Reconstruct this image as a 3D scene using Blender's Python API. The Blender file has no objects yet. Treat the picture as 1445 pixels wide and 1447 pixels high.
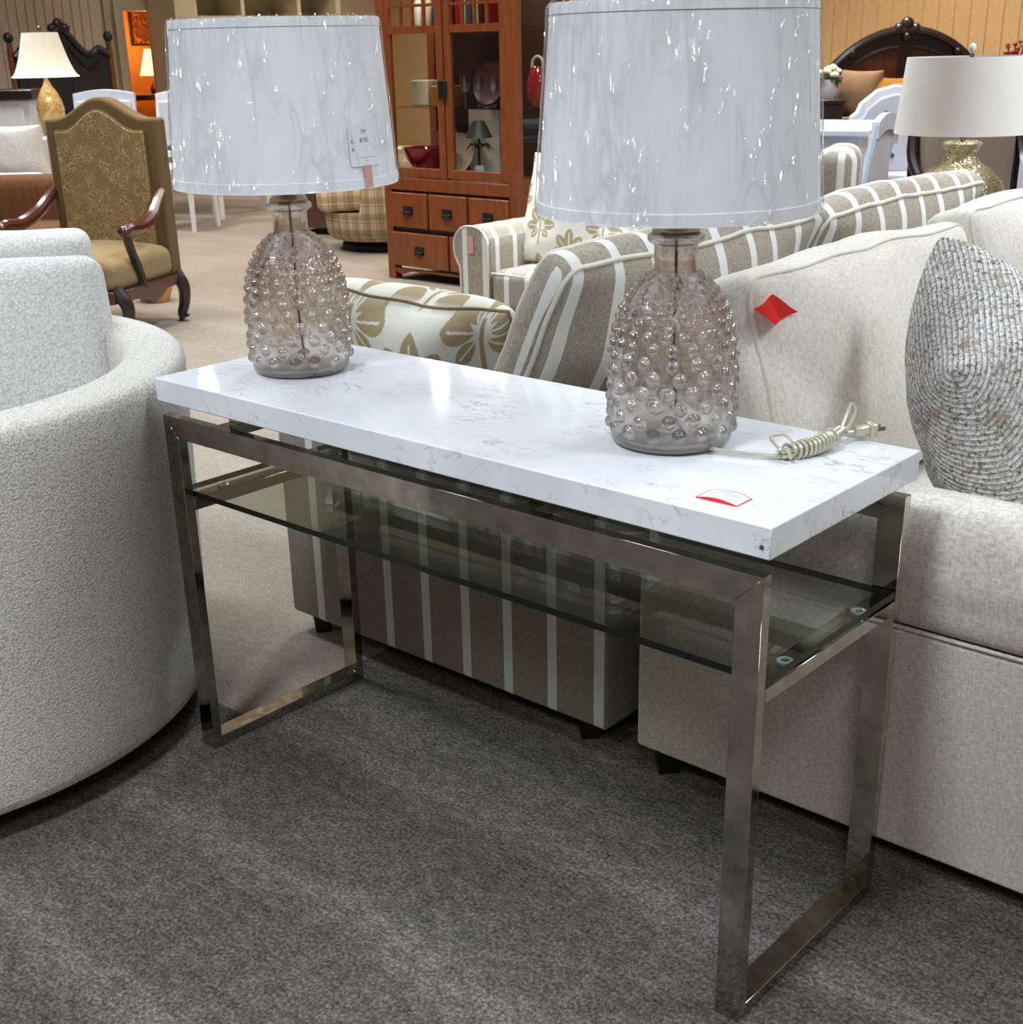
import bpy, math, random
import numpy as np
from mathutils import Vector, Matrix, noise
random.seed(7)
rng = np.random.default_rng(5)
S = bpy.context.scene
C = S.collection
PI = math.pi

# ------------------------------------------------------------------ camera
cam = bpy.data.cameras.new('camera')
co = bpy.data.objects.new('camera', cam); C.objects.link(co)
R_ = Vector((0.74828553, 0.66303127, -0.02140797))
U_ = Vector((-0.23530754, 0.29546021, 0.92592312))
F_ = Vector((-0.62024119, 0.68781742, -0.37710485))
M = Matrix((R_, U_, -F_)).transposed().to_4x4()
M.translation = Vector((2.03648, -1.31240, 1.31210))
co.matrix_world = M
cam.sensor_fit = 'HORIZONTAL'; cam.sensor_width = 36
cam.lens = 1827.79 * 36 / 1445
cam.shift_x = (722.5 - 712.236) / 1445
cam.shift_y = (808.786 - 723.5) / 1445
cam.clip_start = .05; cam.clip_end = 60
cam.dof.use_dof = True; cam.dof.focus_distance = 2.3; cam.dof.aperture_fstop = 16
S.camera = co

# ------------------------------------------------------------------ world, lights, exposure
W = bpy.data.worlds.new('world'); S.world = W; W.use_nodes = True
W.node_tree.nodes['Background'].inputs[0].default_value = (.8, .85, 1, 1)
W.node_tree.nodes['Background'].inputs[1].default_value = .4
CEIL = 3.7
COOL = (.84, .92, 1.0); WARM = (1.0, .88, .74); NEUT = (.98, .98, 1.0)
LIGHTS = [  # x, y, size x, size y, power, colour
    (1.0, -1.9, .5, .5, 62, COOL), (3.6, -3.2, 1.2, 1.2, 75, NEUT), (-1.2, -2.8, 1.2, .6, 60, COOL),
    (3.6, 1.2, 1.2, .6, 80, COOL), (-2.3, .3, 1.2, .6, 50, COOL), (1.3, 3.3, 1.2, .6, 80, COOL),
    (-1.6, 3.0, .6, .6, 70, COOL), (-4.6, 1.8, 1.2, .6, 48, NEUT), (-4.2, 3.4, .6, .6, 36, WARM),
    (-7.4, 3.9, 1.2, .6, 70, NEUT), (-2.0, 6.2, 1.2, .6, 58, COOL), (-5.2, 6.6, 1.2, .6, 52, WARM),
    (-9.87, 7.04, .12, .12, 5, NEUT), (-3.0, 8.8, 1.2, .6, 80, WARM), (-8.0, 8.6, 1.2, .6, 60, WARM),
    (-7.82, 8.64, .12, .12, 5, NEUT), (.6, 8.2, 1.2, .6, 70, WARM)]
for x, y, sx, sy, p, c in LIGHTS:
    l = bpy.data.lights.new('ceiling_lamp', 'AREA'); l.shape = 'RECTANGLE'
    l.size = sx; l.size_y = sy; l.energy = p; l.color = c; l.spread = math.radians(180 if (sx < .35 or (x, y) == (3.6, 1.2)) else 125)
    o = bpy.data.objects.new('ceiling_lamp', l); o.location = (x, y, CEIL - .03); C.objects.link(o)
vs = S.view_settings
vs.view_transform = 'Standard'; vs.look = 'None'; vs.gamma = 1; vs.use_curve_mapping = False
vs.exposure = .28
S.cycles.use_denoising = True
S.cycles.max_bounces = 14; S.cycles.transparent_max_bounces = 24; S.cycles.transmission_bounces = 12
S.cycles.caustics_reflective = False; S.cycles.caustics_refractive = False
S.cycles.sample_clamp_indirect = 6

# ------------------------------------------------------------------ materials
def srgb(r, g, b):
    f = lambda c: (c / 255 / 12.92) if c / 255 <= .04045 else ((c / 255 + .055) / 1.055) ** 2.4
    return (f(r), f(g), f(b), 1)

class NT:
    def __init__(s, name):
        s.m = bpy.data.materials.new(name); s.m.use_nodes = True
        s.t = s.m.node_tree; s.b = s.t.nodes['Principled BSDF']; s.out = s.t.nodes['Material Output']
    def n(s, typ, **kw):
        nd = s.t.nodes.new('ShaderNode' + typ)
        for k, v in kw.items():
            if hasattr(nd, k) and k not in ('location',): setattr(nd, k, v)
        return nd
    def l(s, a, b): s.t.links.new(a, b)
    def coord(s, which='Object', scale=(1, 1, 1), rot=(0, 0, 0)):
        t = s.n('TexCoord'); mp = s.n('Mapping')
        mp.inputs['Scale'].default_value = scale; mp.inputs['Rotation'].default_value = rot
        s.l(t.outputs[which], mp.inputs[0]); return mp.outputs[0]
    def noise(s, vec, scale, detail=2, rough=.5, dist=0):
        nd = s.n('TexNoise'); s.l(vec, nd.inputs['Vector'])
        nd.inputs['Scale'].default_value = scale; nd.inputs['Detail'].default_value = detail
        nd.inputs['Roughness'].default_value = rough; nd.inputs['Distortion'].default_value = dist
        return nd.outputs['Fac']
    def ramp(s, fac, stops, interp='LINEAR'):
        r = s.n('ValToRGB'); s.l(fac, r.inputs[0]); r.color_ramp.interpolation = interp
        e = r.color_ramp.elements
        while len(e) < len(stops): e.new(.5)
        for el, (p, c) in zip(e, stops): el.position = p; el.color = c
        return r.outputs[0]
    def math(s, op, a, b=None):
        nd = s.n('Math', operation=op)
        for i, v in enumerate((a, b)):
            if v is None: continue
            if isinstance(v, (int, float)): nd.inputs[i].default_value = v
            else: s.l(v, nd.inputs[i])
        return nd.outputs[0]
    def mix(s, fac, a, b, blend='MIX'):
        nd = s.n('MixRGB', blend_type=blend)
        for i, v in zip((0, 1, 2), (fac, a, b)):
            if isinstance(v, (int, float)): nd.inputs[i].default_value = v
            elif isinstance(v, tuple): nd.inputs[i].default_value = v
            else: s.l(v, nd.inputs[i])
        return nd.outputs[0]
    def bump(s, h, dist, strength=1, nrm=None):
        b = s.n('Bump'); b.inputs['Distance'].default_value = dist; b.inputs['Strength'].default_value = strength
        s.l(h, b.inputs['Height'])
        if nrm: s.l(nrm, b.inputs['Normal'])
        return b.outputs[0]
    def set(s, **kw):
        for k, v in kw.items():
            k = k.replace('_', ' ')
            if isinstance(v, (int, float, tuple)): s.b.inputs[k].default_value = v
            else: s.l(v, s.b.inputs[k])
        return s

def dim(c, f): return (c[0] * f, c[1] * f, c[2] * f, 1)

def plain(name, col, rough=.5, metal=0, coat=0, var=.06, scale=18):
    t = NT(name); v = t.coord()
    n = t.noise(v, scale, 3)
    c = t.ramp(n, [(.3, dim(col, 1 - var)), (.7, dim(col, 1 + var))])
    t.set(Base_Color=c, Roughness=rough, Metallic=metal, Coat_Weight=coat); return t.m

def fabric(name, col, weave=420, amp=.12, bumpd=.0006, rough=.9, cloud=.05):
    t = NT(name); v = t.coord(); v2 = t.coord(scale=(1, .35, .35)); v3 = t.coord(scale=(.35, 1, 1))
    a = t.noise(v2, weave, 2, .6); b = t.noise(v3, weave, 2, .6)
    w = t.math('ADD', t.math('MULTIPLY', a, .5), t.math('MULTIPLY', b, .5))
    c = t.ramp(w, [(.35, dim(col, 1 - amp)), (.65, dim(col, 1 + amp))])
    cl = t.ramp(t.noise(v, 5, 3), [(.3, (1 - cloud,) * 3 + (1,)), (.7, (1 + cloud,) * 3 + (1,))])
    t.set(Base_Color=t.mix(1, c, cl, 'MULTIPLY'), Roughness=rough, Sheen_Weight=.15,
          Normal=t.bump(w, bumpd, .8)); t.b.inputs['Specular IOR Level'].default_value = .2
    return t.m

def boucle(name, col, scale=230, bumpd=.0048, lo=.74):
    t = NT(name); v = t.coord()
    n1 = t.noise(v, scale * 1.5, 4, .8)
    vo = t.n('TexVoronoi'); t.l(v, vo.inputs['Vector']); vo.inputs['Scale'].default_value = scale * 1.05
    h = t.math('ADD', n1, t.math('MULTIPLY', vo.outputs['Distance'], -.65))
    c = t.ramp(h, [(0, dim(col, lo)), (.32, dim(col, 1.16))])
    t.set(Base_Color=c, Roughness=.95, Normal=t.bump(h, bumpd, .75), Sheen_Weight=.25)
    t.b.inputs['Specular IOR Level'].default_value = .15
    return t.m

def striped(name, base, white, axis, period, width, offset=0.0, by_normal=False, weave=500):
    t = NT(name); tc = t.n('TexCoord'); sp = t.n('SeparateXYZ'); t.l(tc.outputs['Object'], sp.inputs[0])
    def band(ax):
        q = t.math('FRACT', t.math('DIVIDE', t.math('ADD', sp.outputs[ax], 50 * period - offset + width / 2), period))
        return t.math('LESS_THAN', q, width / period)
    f = band(axis)
    if by_normal:
        sn = t.n('SeparateXYZ'); t.l(tc.outputs['Normal'], sn.inputs[0])
        k = t.math('GREATER_THAN', t.math('ABSOLUTE', sn.outputs['Y']), .75)
        g = band('X')
        f = t.math('ADD', t.math('MULTIPLY', f, t.math('SUBTRACT', 1, k)), t.math('MULTIPLY', g, k))
    v2 = t.coord(scale=(1, 1, .15)); v3 = t.coord(scale=(.2, .2, 1))
    w = t.math('ADD', t.math('MULTIPLY', t.noise(v2, weave, 2), .55), t.math('MULTIPLY', t.noise(v3, weave, 2), .45))
    cb = t.ramp(w, [(.36, dim(base, .68)), (.64, dim(base, 1.3))])
    cw = t.ramp(w, [(.3, dim(white, .93)), (.7, dim(white, 1.03))])
    t.set(Base_Color=t.mix(f, cb, cw), Roughness=.9, Normal=t.bump(w, .0006, .8))
    t.b.inputs['Specular IOR Level'].default_value = .2
    return t.m

def thin_glass(name, tint, base=.05, rough=.02, ior=1.5):
    t = NT(name); t.t.nodes.remove(t.b)
    tr = t.n('BsdfTransparent'); tr.inputs[0].default_value = tint
    gl = t.n('BsdfGlossy'); gl.inputs['Roughness'].default_value = rough
    lw = t.n('LayerWeight'); f = t.math('ADD', t.math('MULTIPLY', t.math('POWER', lw.outputs['Facing'], 4.0), .8), base)
    mx = t.n('MixShader'); t.l(f, mx.inputs[0]); t.l(tr.outputs[0], mx.inputs[1]); t.l(gl.outputs[0], mx.inputs[2])
    t.l(mx.outputs[0], t.out.inputs[0]); return t.m

def m_emit(name, col, strength):
    t = NT(name); t.set(Base_Color=col, Emission_Color=col, Emission_Strength=strength, Roughness=.8); return t.m

def m_wood(name, col, rough=.35, coat=.3, scale=6, axis=(1, 1, .12)):
    t = NT(name); v = t.coord(scale=axis)
    n = t.noise(v, scale * 6, 5, .6, 1.2)
    c = t.ramp(n, [(.3, dim(col, .62)), (.52, col), (.72, dim(col, 1.25))])
    t.set(Base_Color=c, Roughness=rough, Coat_Weight=coat, Coat_Roughness=.2); return t.m

def m_marble():
    t = NT('white_marble'); v = t.coord(rot=(0, 0, .55)); vs_ = t.coord(scale=(1, 3.0, 1), rot=(0, 0, .45))
    def veins(scale, dist, width, seedoff):
        mp = t.n('Mapping'); mp.inputs['Location'].default_value = (seedoff, seedoff * .7, seedoff * .3)
        t.l(vs_, mp.inputs[0])
        n = t.noise(mp.outputs[0], scale, 6, .62, dist)
        d = t.math('ABSOLUTE', t.math('SUBTRACT', n, .5))
        return t.ramp(d, [(0, (1, 1, 1, 1)), (width, (0, 0, 0, 1))])
    m1 = t.ramp(t.noise(v, 5, 3), [(.46, (0, 0, 0, 1)), (.66, (1, 1, 1, 1))])
    m2 = t.ramp(t.noise(v, 9, 3), [(.50, (0, 0, 0, 1)), (.64, (1, 1, 1, 1))])
    v1 = t.mix(1, veins(5, 1.1, .014, 3), m1, 'MULTIPLY')
    v2 = t.mix(1, veins(11, .8, .012, 9), m2, 'MULTIPLY')
    cl = t.ramp(t.noise(v, 3.5, 5, .6), [(.3, srgb(214, 219, 226)), (.65, srgb(236, 239, 243))])
    c = t.mix(t.math('MULTIPLY', v1, .8), cl, srgb(135, 138, 146))
    c = t.mix(t.math('MULTIPLY', v2, .6), c, srgb(140, 144, 156))
    t.set(Base_Color=c, Roughness=.065); t.b.inputs['Specular IOR Level'].default_value = .55
    return t.m

def m_chrome():
    t = NT('polished_nickel'); v = t.coord()
    n = t.noise(v, 22, 4, .6)
    c = t.ramp(n, [(.3, srgb(158, 151, 140)), (.7, srgb(196, 189, 177))])
    r = t.ramp(t.noise(v, 60, 4), [(.35, (.06,) * 3 + (1,)), (.75, (.16,) * 3 + (1,))])
    t.set(Base_Color=c, Metallic=1.0, Roughness=r); return t.m

def m_carpet(name, col, streak, amp=.55, axis=(1, 1, 1)):
    t = NT(name); v = t.coord(scale=axis)
    fine = t.noise(v, 150, 3, .75); med = t.noise(t.coord(scale=(.6, 1, 1)), 46, 3, .65)
    big = t.noise(t.coord(scale=(1, 1, 1)), 1.6, 4, .6)
    w = t.math('ADD', t.math('MULTIPLY', fine, .72), t.math('MULTIPLY', med, .28))
    c = t.ramp(w, [(.33, dim(col, 1 - amp)), (.5, col), (.68, dim(col, 1 + amp * 2.0))])
    # faint, slightly wavy lighter bands at even spacing, over broad random tone
    sp = t.n('SeparateXYZ'); t.l(t.n('TexCoord').outputs['Object'], sp.inputs[0])
    wob = t.math('MULTIPLY', t.math('SUBTRACT', t.noise(t.coord(), 3, 3), .5), .16)
    q = t.math('FRACT', t.math('DIVIDE', t.math('ADD', t.math('ADD', sp.outputs['Y'], wob), 20.17), .36))
    line = t.ramp(t.math('ABSOLUTE', t.math('SUBTRACT', q, .5)), [(.0, (1, 1, 1, 1)), (.20, (0, 0, 0, 1))])
    k = t.math('ADD', t.math('MULTIPLY', line, streak), t.math('MULTIPLY', big, .55))
    c = t.mix(1, c, t.ramp(k, [(.1, (.72, .72, .72, 1)), (.75, (1.5, 1.5, 1.48, 1))]), 'MULTIPLY')
    t.set(Base_Color=c, Roughness=.95, Normal=t.bump(w, .006, .9)); t.b.inputs['Specular IOR Level'].default_value = .1
    return t.m

def m_tweed():
    t = NT('tweed_weave'); tc = t.coord('UV')
    sp = t.n('SeparateXYZ'); t.l(tc, sp.inputs[0])
    dist = t.math('MULTIPLY', t.math('SUBTRACT', t.noise(t.coord(), 14, 3), .5), .012)
    q = t.math('FRACT', t.math('MULTIPLY', t.math('ADD', sp.outputs['Y'], dist), 105))
    rib = t.math('ABSOLUTE', t.math('SUBTRACT', q, .5))
    n = t.noise(t.coord(), 150, 4, .8)
    n2 = t.noise(t.coord(), 28, 4, .7)
    c = t.ramp(n, [(.32, srgb(62, 60, 64)), (.41, srgb(150, 146, 142)), (.49, srgb(224, 221, 217)), (.62, srgb(248, 247, 246))])
    c = t.mix(t.ramp(rib, [(.02, (.62, .62, .62, 1)), (.24, (0, 0, 0, 1))]), c, srgb(74, 72, 74))
    c = t.mix(t.ramp(n2, [(.54, (0, 0, 0, 1)), (.64, (.6, .6, .6, 1))]), c, srgb(150, 128, 92))
    h = t.math('ADD', rib, n)
    t.set(Base_Color=c, Roughness=.95, Normal=t.bump(h, .004, .8)); t.b.inputs['Specular IOR Level'].default_value = .1
    return t.m

def m_paisley(name, base, light, scale=9):
    t = NT(name); v = t.coord()
    nd = t.n('TexNoise'); t.l(v, nd.inputs['Vector']); nd.inputs['Scale'].default_value = scale * .8
    add = t.n('VectorMath', operation='MULTIPLY_ADD'); t.l(nd.outputs['Color'], add.inputs[0])
    add.inputs[1].default_value = (.35, .35, .35); t.l(v, add.inputs[2])
    vo = t.n('TexVoronoi'); vo.feature = 'F1'; t.l(add.outputs[0], vo.inputs['Vector']); vo.inputs['Scale'].default_value = scale
    ring = t.math('ABSOLUTE', t.math('SUBTRACT', t.math('FRACT', t.math('MULTIPLY', vo.outputs['Distance'], 4.2)), .5))
    f = t.ramp(ring, [(.10, (1, 1, 1, 1)), (.24, (0, 0, 0, 1))])
    f2 = t.math('MULTIPLY', f, t.ramp(t.noise(v, 16, 3), [(.40, (.15,) * 3 + (1,)), (.6, (1, 1, 1, 1))]))
    w = t.noise(v, 300, 2)
    c = t.mix(f2, t.ramp(w, [(.35, dim(base, .8)), (.65, dim(base, 1.2))]), light)
    t.set(Base_Color=c, Roughness=.85, Normal=t.bump(f2, .0015, .5)); return t.m

def m_plaid():
    t = NT('tan_plaid_cloth'); sp = t.n('SeparateXYZ'); t.l(t.n('TexCoord').outputs['Object'], sp.inputs[0])
    def b(ax, p, w, o):
        q = t.math('FRACT', t.math('DIVIDE', t.math('ADD', sp.outputs[ax], 10 + o), p)); return t.math('LESS_THAN', q, w)
    base = srgb(205, 180, 145); c = base
    dx = t.math('ADD', sp.outputs['X'], sp.outputs['Y'])
    def bd(p, w, o): return t.math('LESS_THAN', t.math('FRACT', t.math('DIVIDE', t.math('ADD', dx, 10 + o), p)), w)
    c = t.mix(t.math('MULTIPLY', bd(.11, .30, 0), .45), c, srgb(96, 84, 62))
    c = t.mix(t.math('MULTIPLY', b('Z', .11, .30, 0), .45), c, srgb(96, 84, 62))
    c = t.mix(t.math('MULTIPLY', bd(.055, .16, .02), .5), c, srgb(70, 62, 50))
    c = t.mix(t.math('MULTIPLY', b('Z', .055, .16, .02), .4), c, srgb(70, 62, 50))
    t.set(Base_Color=c, Roughness=.9); return t.m

def m_print(name, white, leaf):
    t = NT(name); a = t.n('Attribute'); a.attribute_name = 'print'
    w = t.noise(t.coord(), 450, 2)
    k = t.ramp(w, [(.35, (.92,) * 3 + (1,)), (.65, (1.06,) * 3 + (1,))])
    t.set(Base_Color=t.mix(1, t.mix(a.outputs['Fac'], white, leaf), k, 'MULTIPLY'), Roughness=.9)
    t.b.inputs['Specular IOR Level'].default_value = .2
    return t.m

def m_plastic():
    t = NT('clear_wrap'); t.t.nodes.remove(t.b)
    def crease(scale, stretch, rot, width, lo, hi, mscale):
        v = t.coord(scale=(1, 1, stretch), rot=rot)
        nd = t.n('TexNoise'); t.l(v, nd.inputs['Vector']); nd.inputs['Scale'].default_value = scale * .5; nd.inputs['Detail'].default_value = 2
        ad = t.n('VectorMath', operation='MULTIPLY_ADD'); t.l(nd.outputs['Color'], ad.inputs[0]); ad.inputs[1].default_value = (.03, .03, .03); t.l(v, ad.inputs[2])
        vo = t.n('TexVoronoi'); vo.feature = 'DISTANCE_TO_EDGE'; t.l(ad.outputs[0], vo.inputs['Vector']); vo.inputs['Scale'].default_value = scale
        ln = t.ramp(vo.outputs['Distance'], [(0, (1, 1, 1, 1)), (width, (0, 0, 0, 1))])
        mk = t.ramp(t.noise(t.coord(scale=(1, 1, .5)), mscale, 2), [(lo, (0, 0, 0, 1)), (hi, (1, 1, 1, 1))])
        return t.math('MULTIPLY', ln, mk)
    c1 = crease(30, .16, (0, .10, 0), .07, .46, .62, 14)
    c2 = crease(18, .22, (.35, .30, .2), .05, .42, .60, 9)
    c3 = crease(40, .45, (.2, .5, .7), .12, .50, .62, 10)
    c4 = crease(52, .14, (.06, .22, .4), .16, .40, .66, 7)
    cr = t.math('MAXIMUM', t.math('MAXIMUM', c1, c2), t.math('MAXIMUM', c3, c4))
    h = t.math('ADD', t.math('MULTIPLY', cr, .9), t.noise(t.coord(scale=(1, 1, .3)), 30, 3, .55, .6))
    nb = t.bump(h, .022, 1)
    tr = t.n('BsdfTransparent'); tr.inputs[0].default_value = (.99, .992, .995, 1)
    gl = t.n('BsdfGlossy'); gl.inputs['Roughness'].default_value = .13; t.l(nb, gl.inputs['Normal'])
    lw = t.n('LayerWeight')
    f = t.math('ADD', t.math('MULTIPLY', t.math('POWER', lw.outputs['Facing'], 3.0), .30), t.math('ADD', t.math('MULTIPLY', cr, .13), .045))
    mx = t.n('MixShader'); t.l(f, mx.inputs[0]); t.l(tr.outputs[0], mx.inputs[1]); t.l(gl.outputs[0], mx.inputs[2])
    t.l(mx.outputs[0], t.out.inputs[0]); return t.m

def m_lampglass():
    t = NT('smoky_lustre_glass'); t.t.nodes.remove(t.b)
    g = t.n('BsdfGlass'); g.inputs['Color'].default_value = (.968, .950, .932, 1); g.inputs['IOR'].default_value = 1.42
    g.inputs['Roughness'].default_value = .015
    tr = t.n('BsdfTransparent'); tr.inputs[0].default_value = (.92, .89, .865, 1)
    gl = t.n('BsdfGlossy'); gl.inputs['Roughness'].default_value = .05; gl.inputs['Color'].default_value = (.86, .82, .80, 1)
    m1 = t.n('MixShader'); m1.inputs[0].default_value = .24; t.l(g.outputs[0], m1.inputs[1]); t.l(tr.outputs[0], m1.inputs[2])
    m2 = t.n('MixShader'); m2.inputs[0].default_value = .12; t.l(m1.outputs[0], m2.inputs[1]); t.l(gl.outputs[0], m2.inputs[2])
    t.l(m2.outputs[0], t.out.inputs[0]); return t.m

def m_mosaic():
    t = NT('gold_mosaic_glass'); v = t.coord()
    vo = t.n('TexVoronoi'); t.l(v, vo.inputs['Vector']); vo.inputs['Scale'].default_value = 75
    ve = t.n('TexVoronoi'); ve.feature = 'DISTANCE_TO_EDGE'; t.l(v, ve.inputs['Vector']); ve.inputs['Scale'].default_value = 75
    c = t.mix(vo.outputs['Color'], srgb(168, 152, 112), srgb(214, 204, 172))
    t.set(Base_Color=c, Metallic=.6, Roughness=.14, Normal=t.bump(t.math('ADD', ve.outputs['Distance'], t.noise(v, 60, 2)), .004, 1)); return t.m

MT = dict(
    marble=m_marble(), chrome=m_chrome(),
    glass_shelf=thin_glass('grey_green_glass', (.78, .82, .77, 1), .03),
    glass_edge=plain('dark_glass_edge', srgb(9, 13, 12), .25),
    pane=thin_glass('window_glass', (.93, .94, .93, 1), .02),
    washer=plain('clear_washer', srgb(190, 200, 196), .15),
    linen=fabric('cream_linen', srgb(206, 200, 190), 230, .24, .0009),
    linen_light=fabric('cream_linen_cushion', srgb(214, 208, 196), 260, .16, .0008),
    boucle=boucle('cream_boucle', srgb(222, 217, 208), 210),
    boucle_pillow=boucle('cream_fleece', srgb(228, 228, 224), 150, .006, .86),
    tweed=m_tweed(), plastic=m_plastic(), lampglass=m_lampglass(),
    shade=fabric('white_shade_linen', srgb(240, 242, 245), 600, .03, .0003),
    carpet=m_carpet('charcoal_carpet', srgb(84, 80, 76), .36, .8),
    carpet2=m_carpet('beige_carpet', srgb(142, 133, 121), .06, .25),
    black=plain('black_plastic', srgb(18, 16, 15), .4),
    dark=plain('shadow_black', srgb(12, 11, 11), .8),
    brass=plain('aged_brass', srgb(140, 125, 100), .25, 1),
    cord=thin_glass('clear_cord', (.86, .85, .76, 1), .30, .15),
    cordcore=plain('cord_wire', srgb(196, 192, 172), .3, .3),
    red=plain('red_tag_paper', srgb(214, 24, 30), .35, var=.12), white=plain('white_paper', srgb(238, 240, 244), .6, var=.01),
    ink=plain('grey_ink', srgb(70, 78, 92), .7), blueink=plain('blue_ink', srgb(86, 92, 140), .7),
    pink=plain('pink_paper', srgb(214, 160, 150), .6),
    cherry=m_wood('cherry_wood', srgb(118, 60, 27), .38, .2), cherry_dark=m_wood('cherry_seam', srgb(52, 22, 12), .5, .1),
    mahogany=m_wood('mahogany_gloss', srgb(74, 30, 20), .2, .7), espresso=m_wood('dark_carved_wood', srgb(31, 19, 19), .3, .4),
    ebony=m_wood('black_carved_wood', srgb(18, 15, 17), .4, .3),
    paisley=m_paisley('paisley_cloth', srgb(126, 101, 61), srgb(172, 150, 106), 12), olive=fabric('olive_border_cloth', srgb(98, 78, 44), 200, .2),
    tanseat=fabric('tan_seat_cloth', srgb(136, 114, 78), 200, .2),
    cord_brown=m_wood('ribbed_brown_cloth', srgb(98, 60, 28), .9, 0, 10, (1, 1, .02)),
    plaid=m_plaid(),
    white_wood=plain('white_paint', srgb(222, 224, 230), .45), blue_white=plain('grey_white_paint', srgb(196, 204, 218), .25),
    offwhite=plain('antique_white', srgb(206, 196, 168), .5), offwhite_dark=plain('antique_white_back', srgb(190, 178, 150), .6),
    grey_cloth=fabric('pale_grey_cloth', srgb(196, 198, 208), 200, .06),
    wall_tan=plain('tan_wall_paint', srgb(208, 192, 172), .8), wall_warm_lit=plain('warm_lit_wall_paint', srgb(222, 184, 136), .8),  # back wall tone has the warmer light at right put into its colour
    trim=plain('cream_trim', srgb(216, 204, 180), .6), ceiling=plain('ceiling_white', srgb(214, 208, 198), .9),
    amber=plain('amber_mercury_glass', srgb(226, 188, 120), .2, .25, .5, .3, 60),
    mosaic=m_mosaic(),
    shade_cream=fabric('cream_shade', srgb(238, 232, 214), 300, .03), shade_grey=fabric('grey_white_shade', srgb(222, 217, 210), 500, .04),
    orange=plain('orange_wall', srgb(226, 146, 66), .8), lampglow=m_emit('lit_shade', srgb(255, 214, 140), 2.2),
    picture=m_paisley('brown_picture', srgb(110, 56, 20), srgb(190, 110, 50), 5),
    bedding=fabric('brown_bedding', srgb(134, 104, 76), 120, .15), gold=plain('gold_satin', srgb(176, 124, 56), .3, .3),
    lavender=fabric('lavender_cloth', srgb(196, 188, 206), 200, .06), taupe=fabric('taupe_cloth', srgb(128, 112, 96), 200, .1),
    petal=plain('white_petals', srgb(232, 230, 208), .7), leafg=plain('green_leaves', srgb(84, 104, 84), .6), redfl=plain('dark_red_petals', srgb(130, 22, 28), .7),
    redglass=plain('red_glass', srgb(150, 24, 34), .12, .1, .6), wine=thin_glass('wine_glass', (.86, .84, .86, 1), .12),
    white_board=plain('white_board', srgb(226, 222, 205), .6), mauve=plain('mauve_plate', srgb(120, 72, 76), .35),
    pot=plain('pale_pot', srgb(196, 194, 204), .5), palm=plain('bronze_palm', srgb(66, 62, 52), .5, .3), tan_plate=plain('tan_plate', srgb(190, 170, 140), .4),
    navy=plain('navy_cloth', srgb(40, 46, 70), .8), terracotta=plain('orange_clay', srgb(196, 140, 84), .7),
)
STB = srgb(162, 153, 139); STW = srgb(226, 226, 222)
MT['stripe_panel_shaded'] = striped('striped_panel_shaded_cloth', dim(STB, .80), STW, 'X', .118, .024, .068)  # same striped cloth, base colour dimmed for the shade beneath the table
MT['stripe_cush'] = striped('striped_cushion_cloth', STB, STW, 'Y', .118, .027, .02, True)
MT['stripe_chair'] = striped('striped_chair_cloth', STB, STW, 'X', .115, .028, .03)
MT['stripe_arm'] = striped('striped_arm_cloth', STB, STW, 'Y', .115, .026, .03)
MT['welt'] = fabric('pale_welt_cord', srgb(214, 209, 196), 400, .06)
MT['leafprint'] = m_print('leaf_print_cloth', srgb(224, 222, 212), srgb(168, 152, 118))

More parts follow.
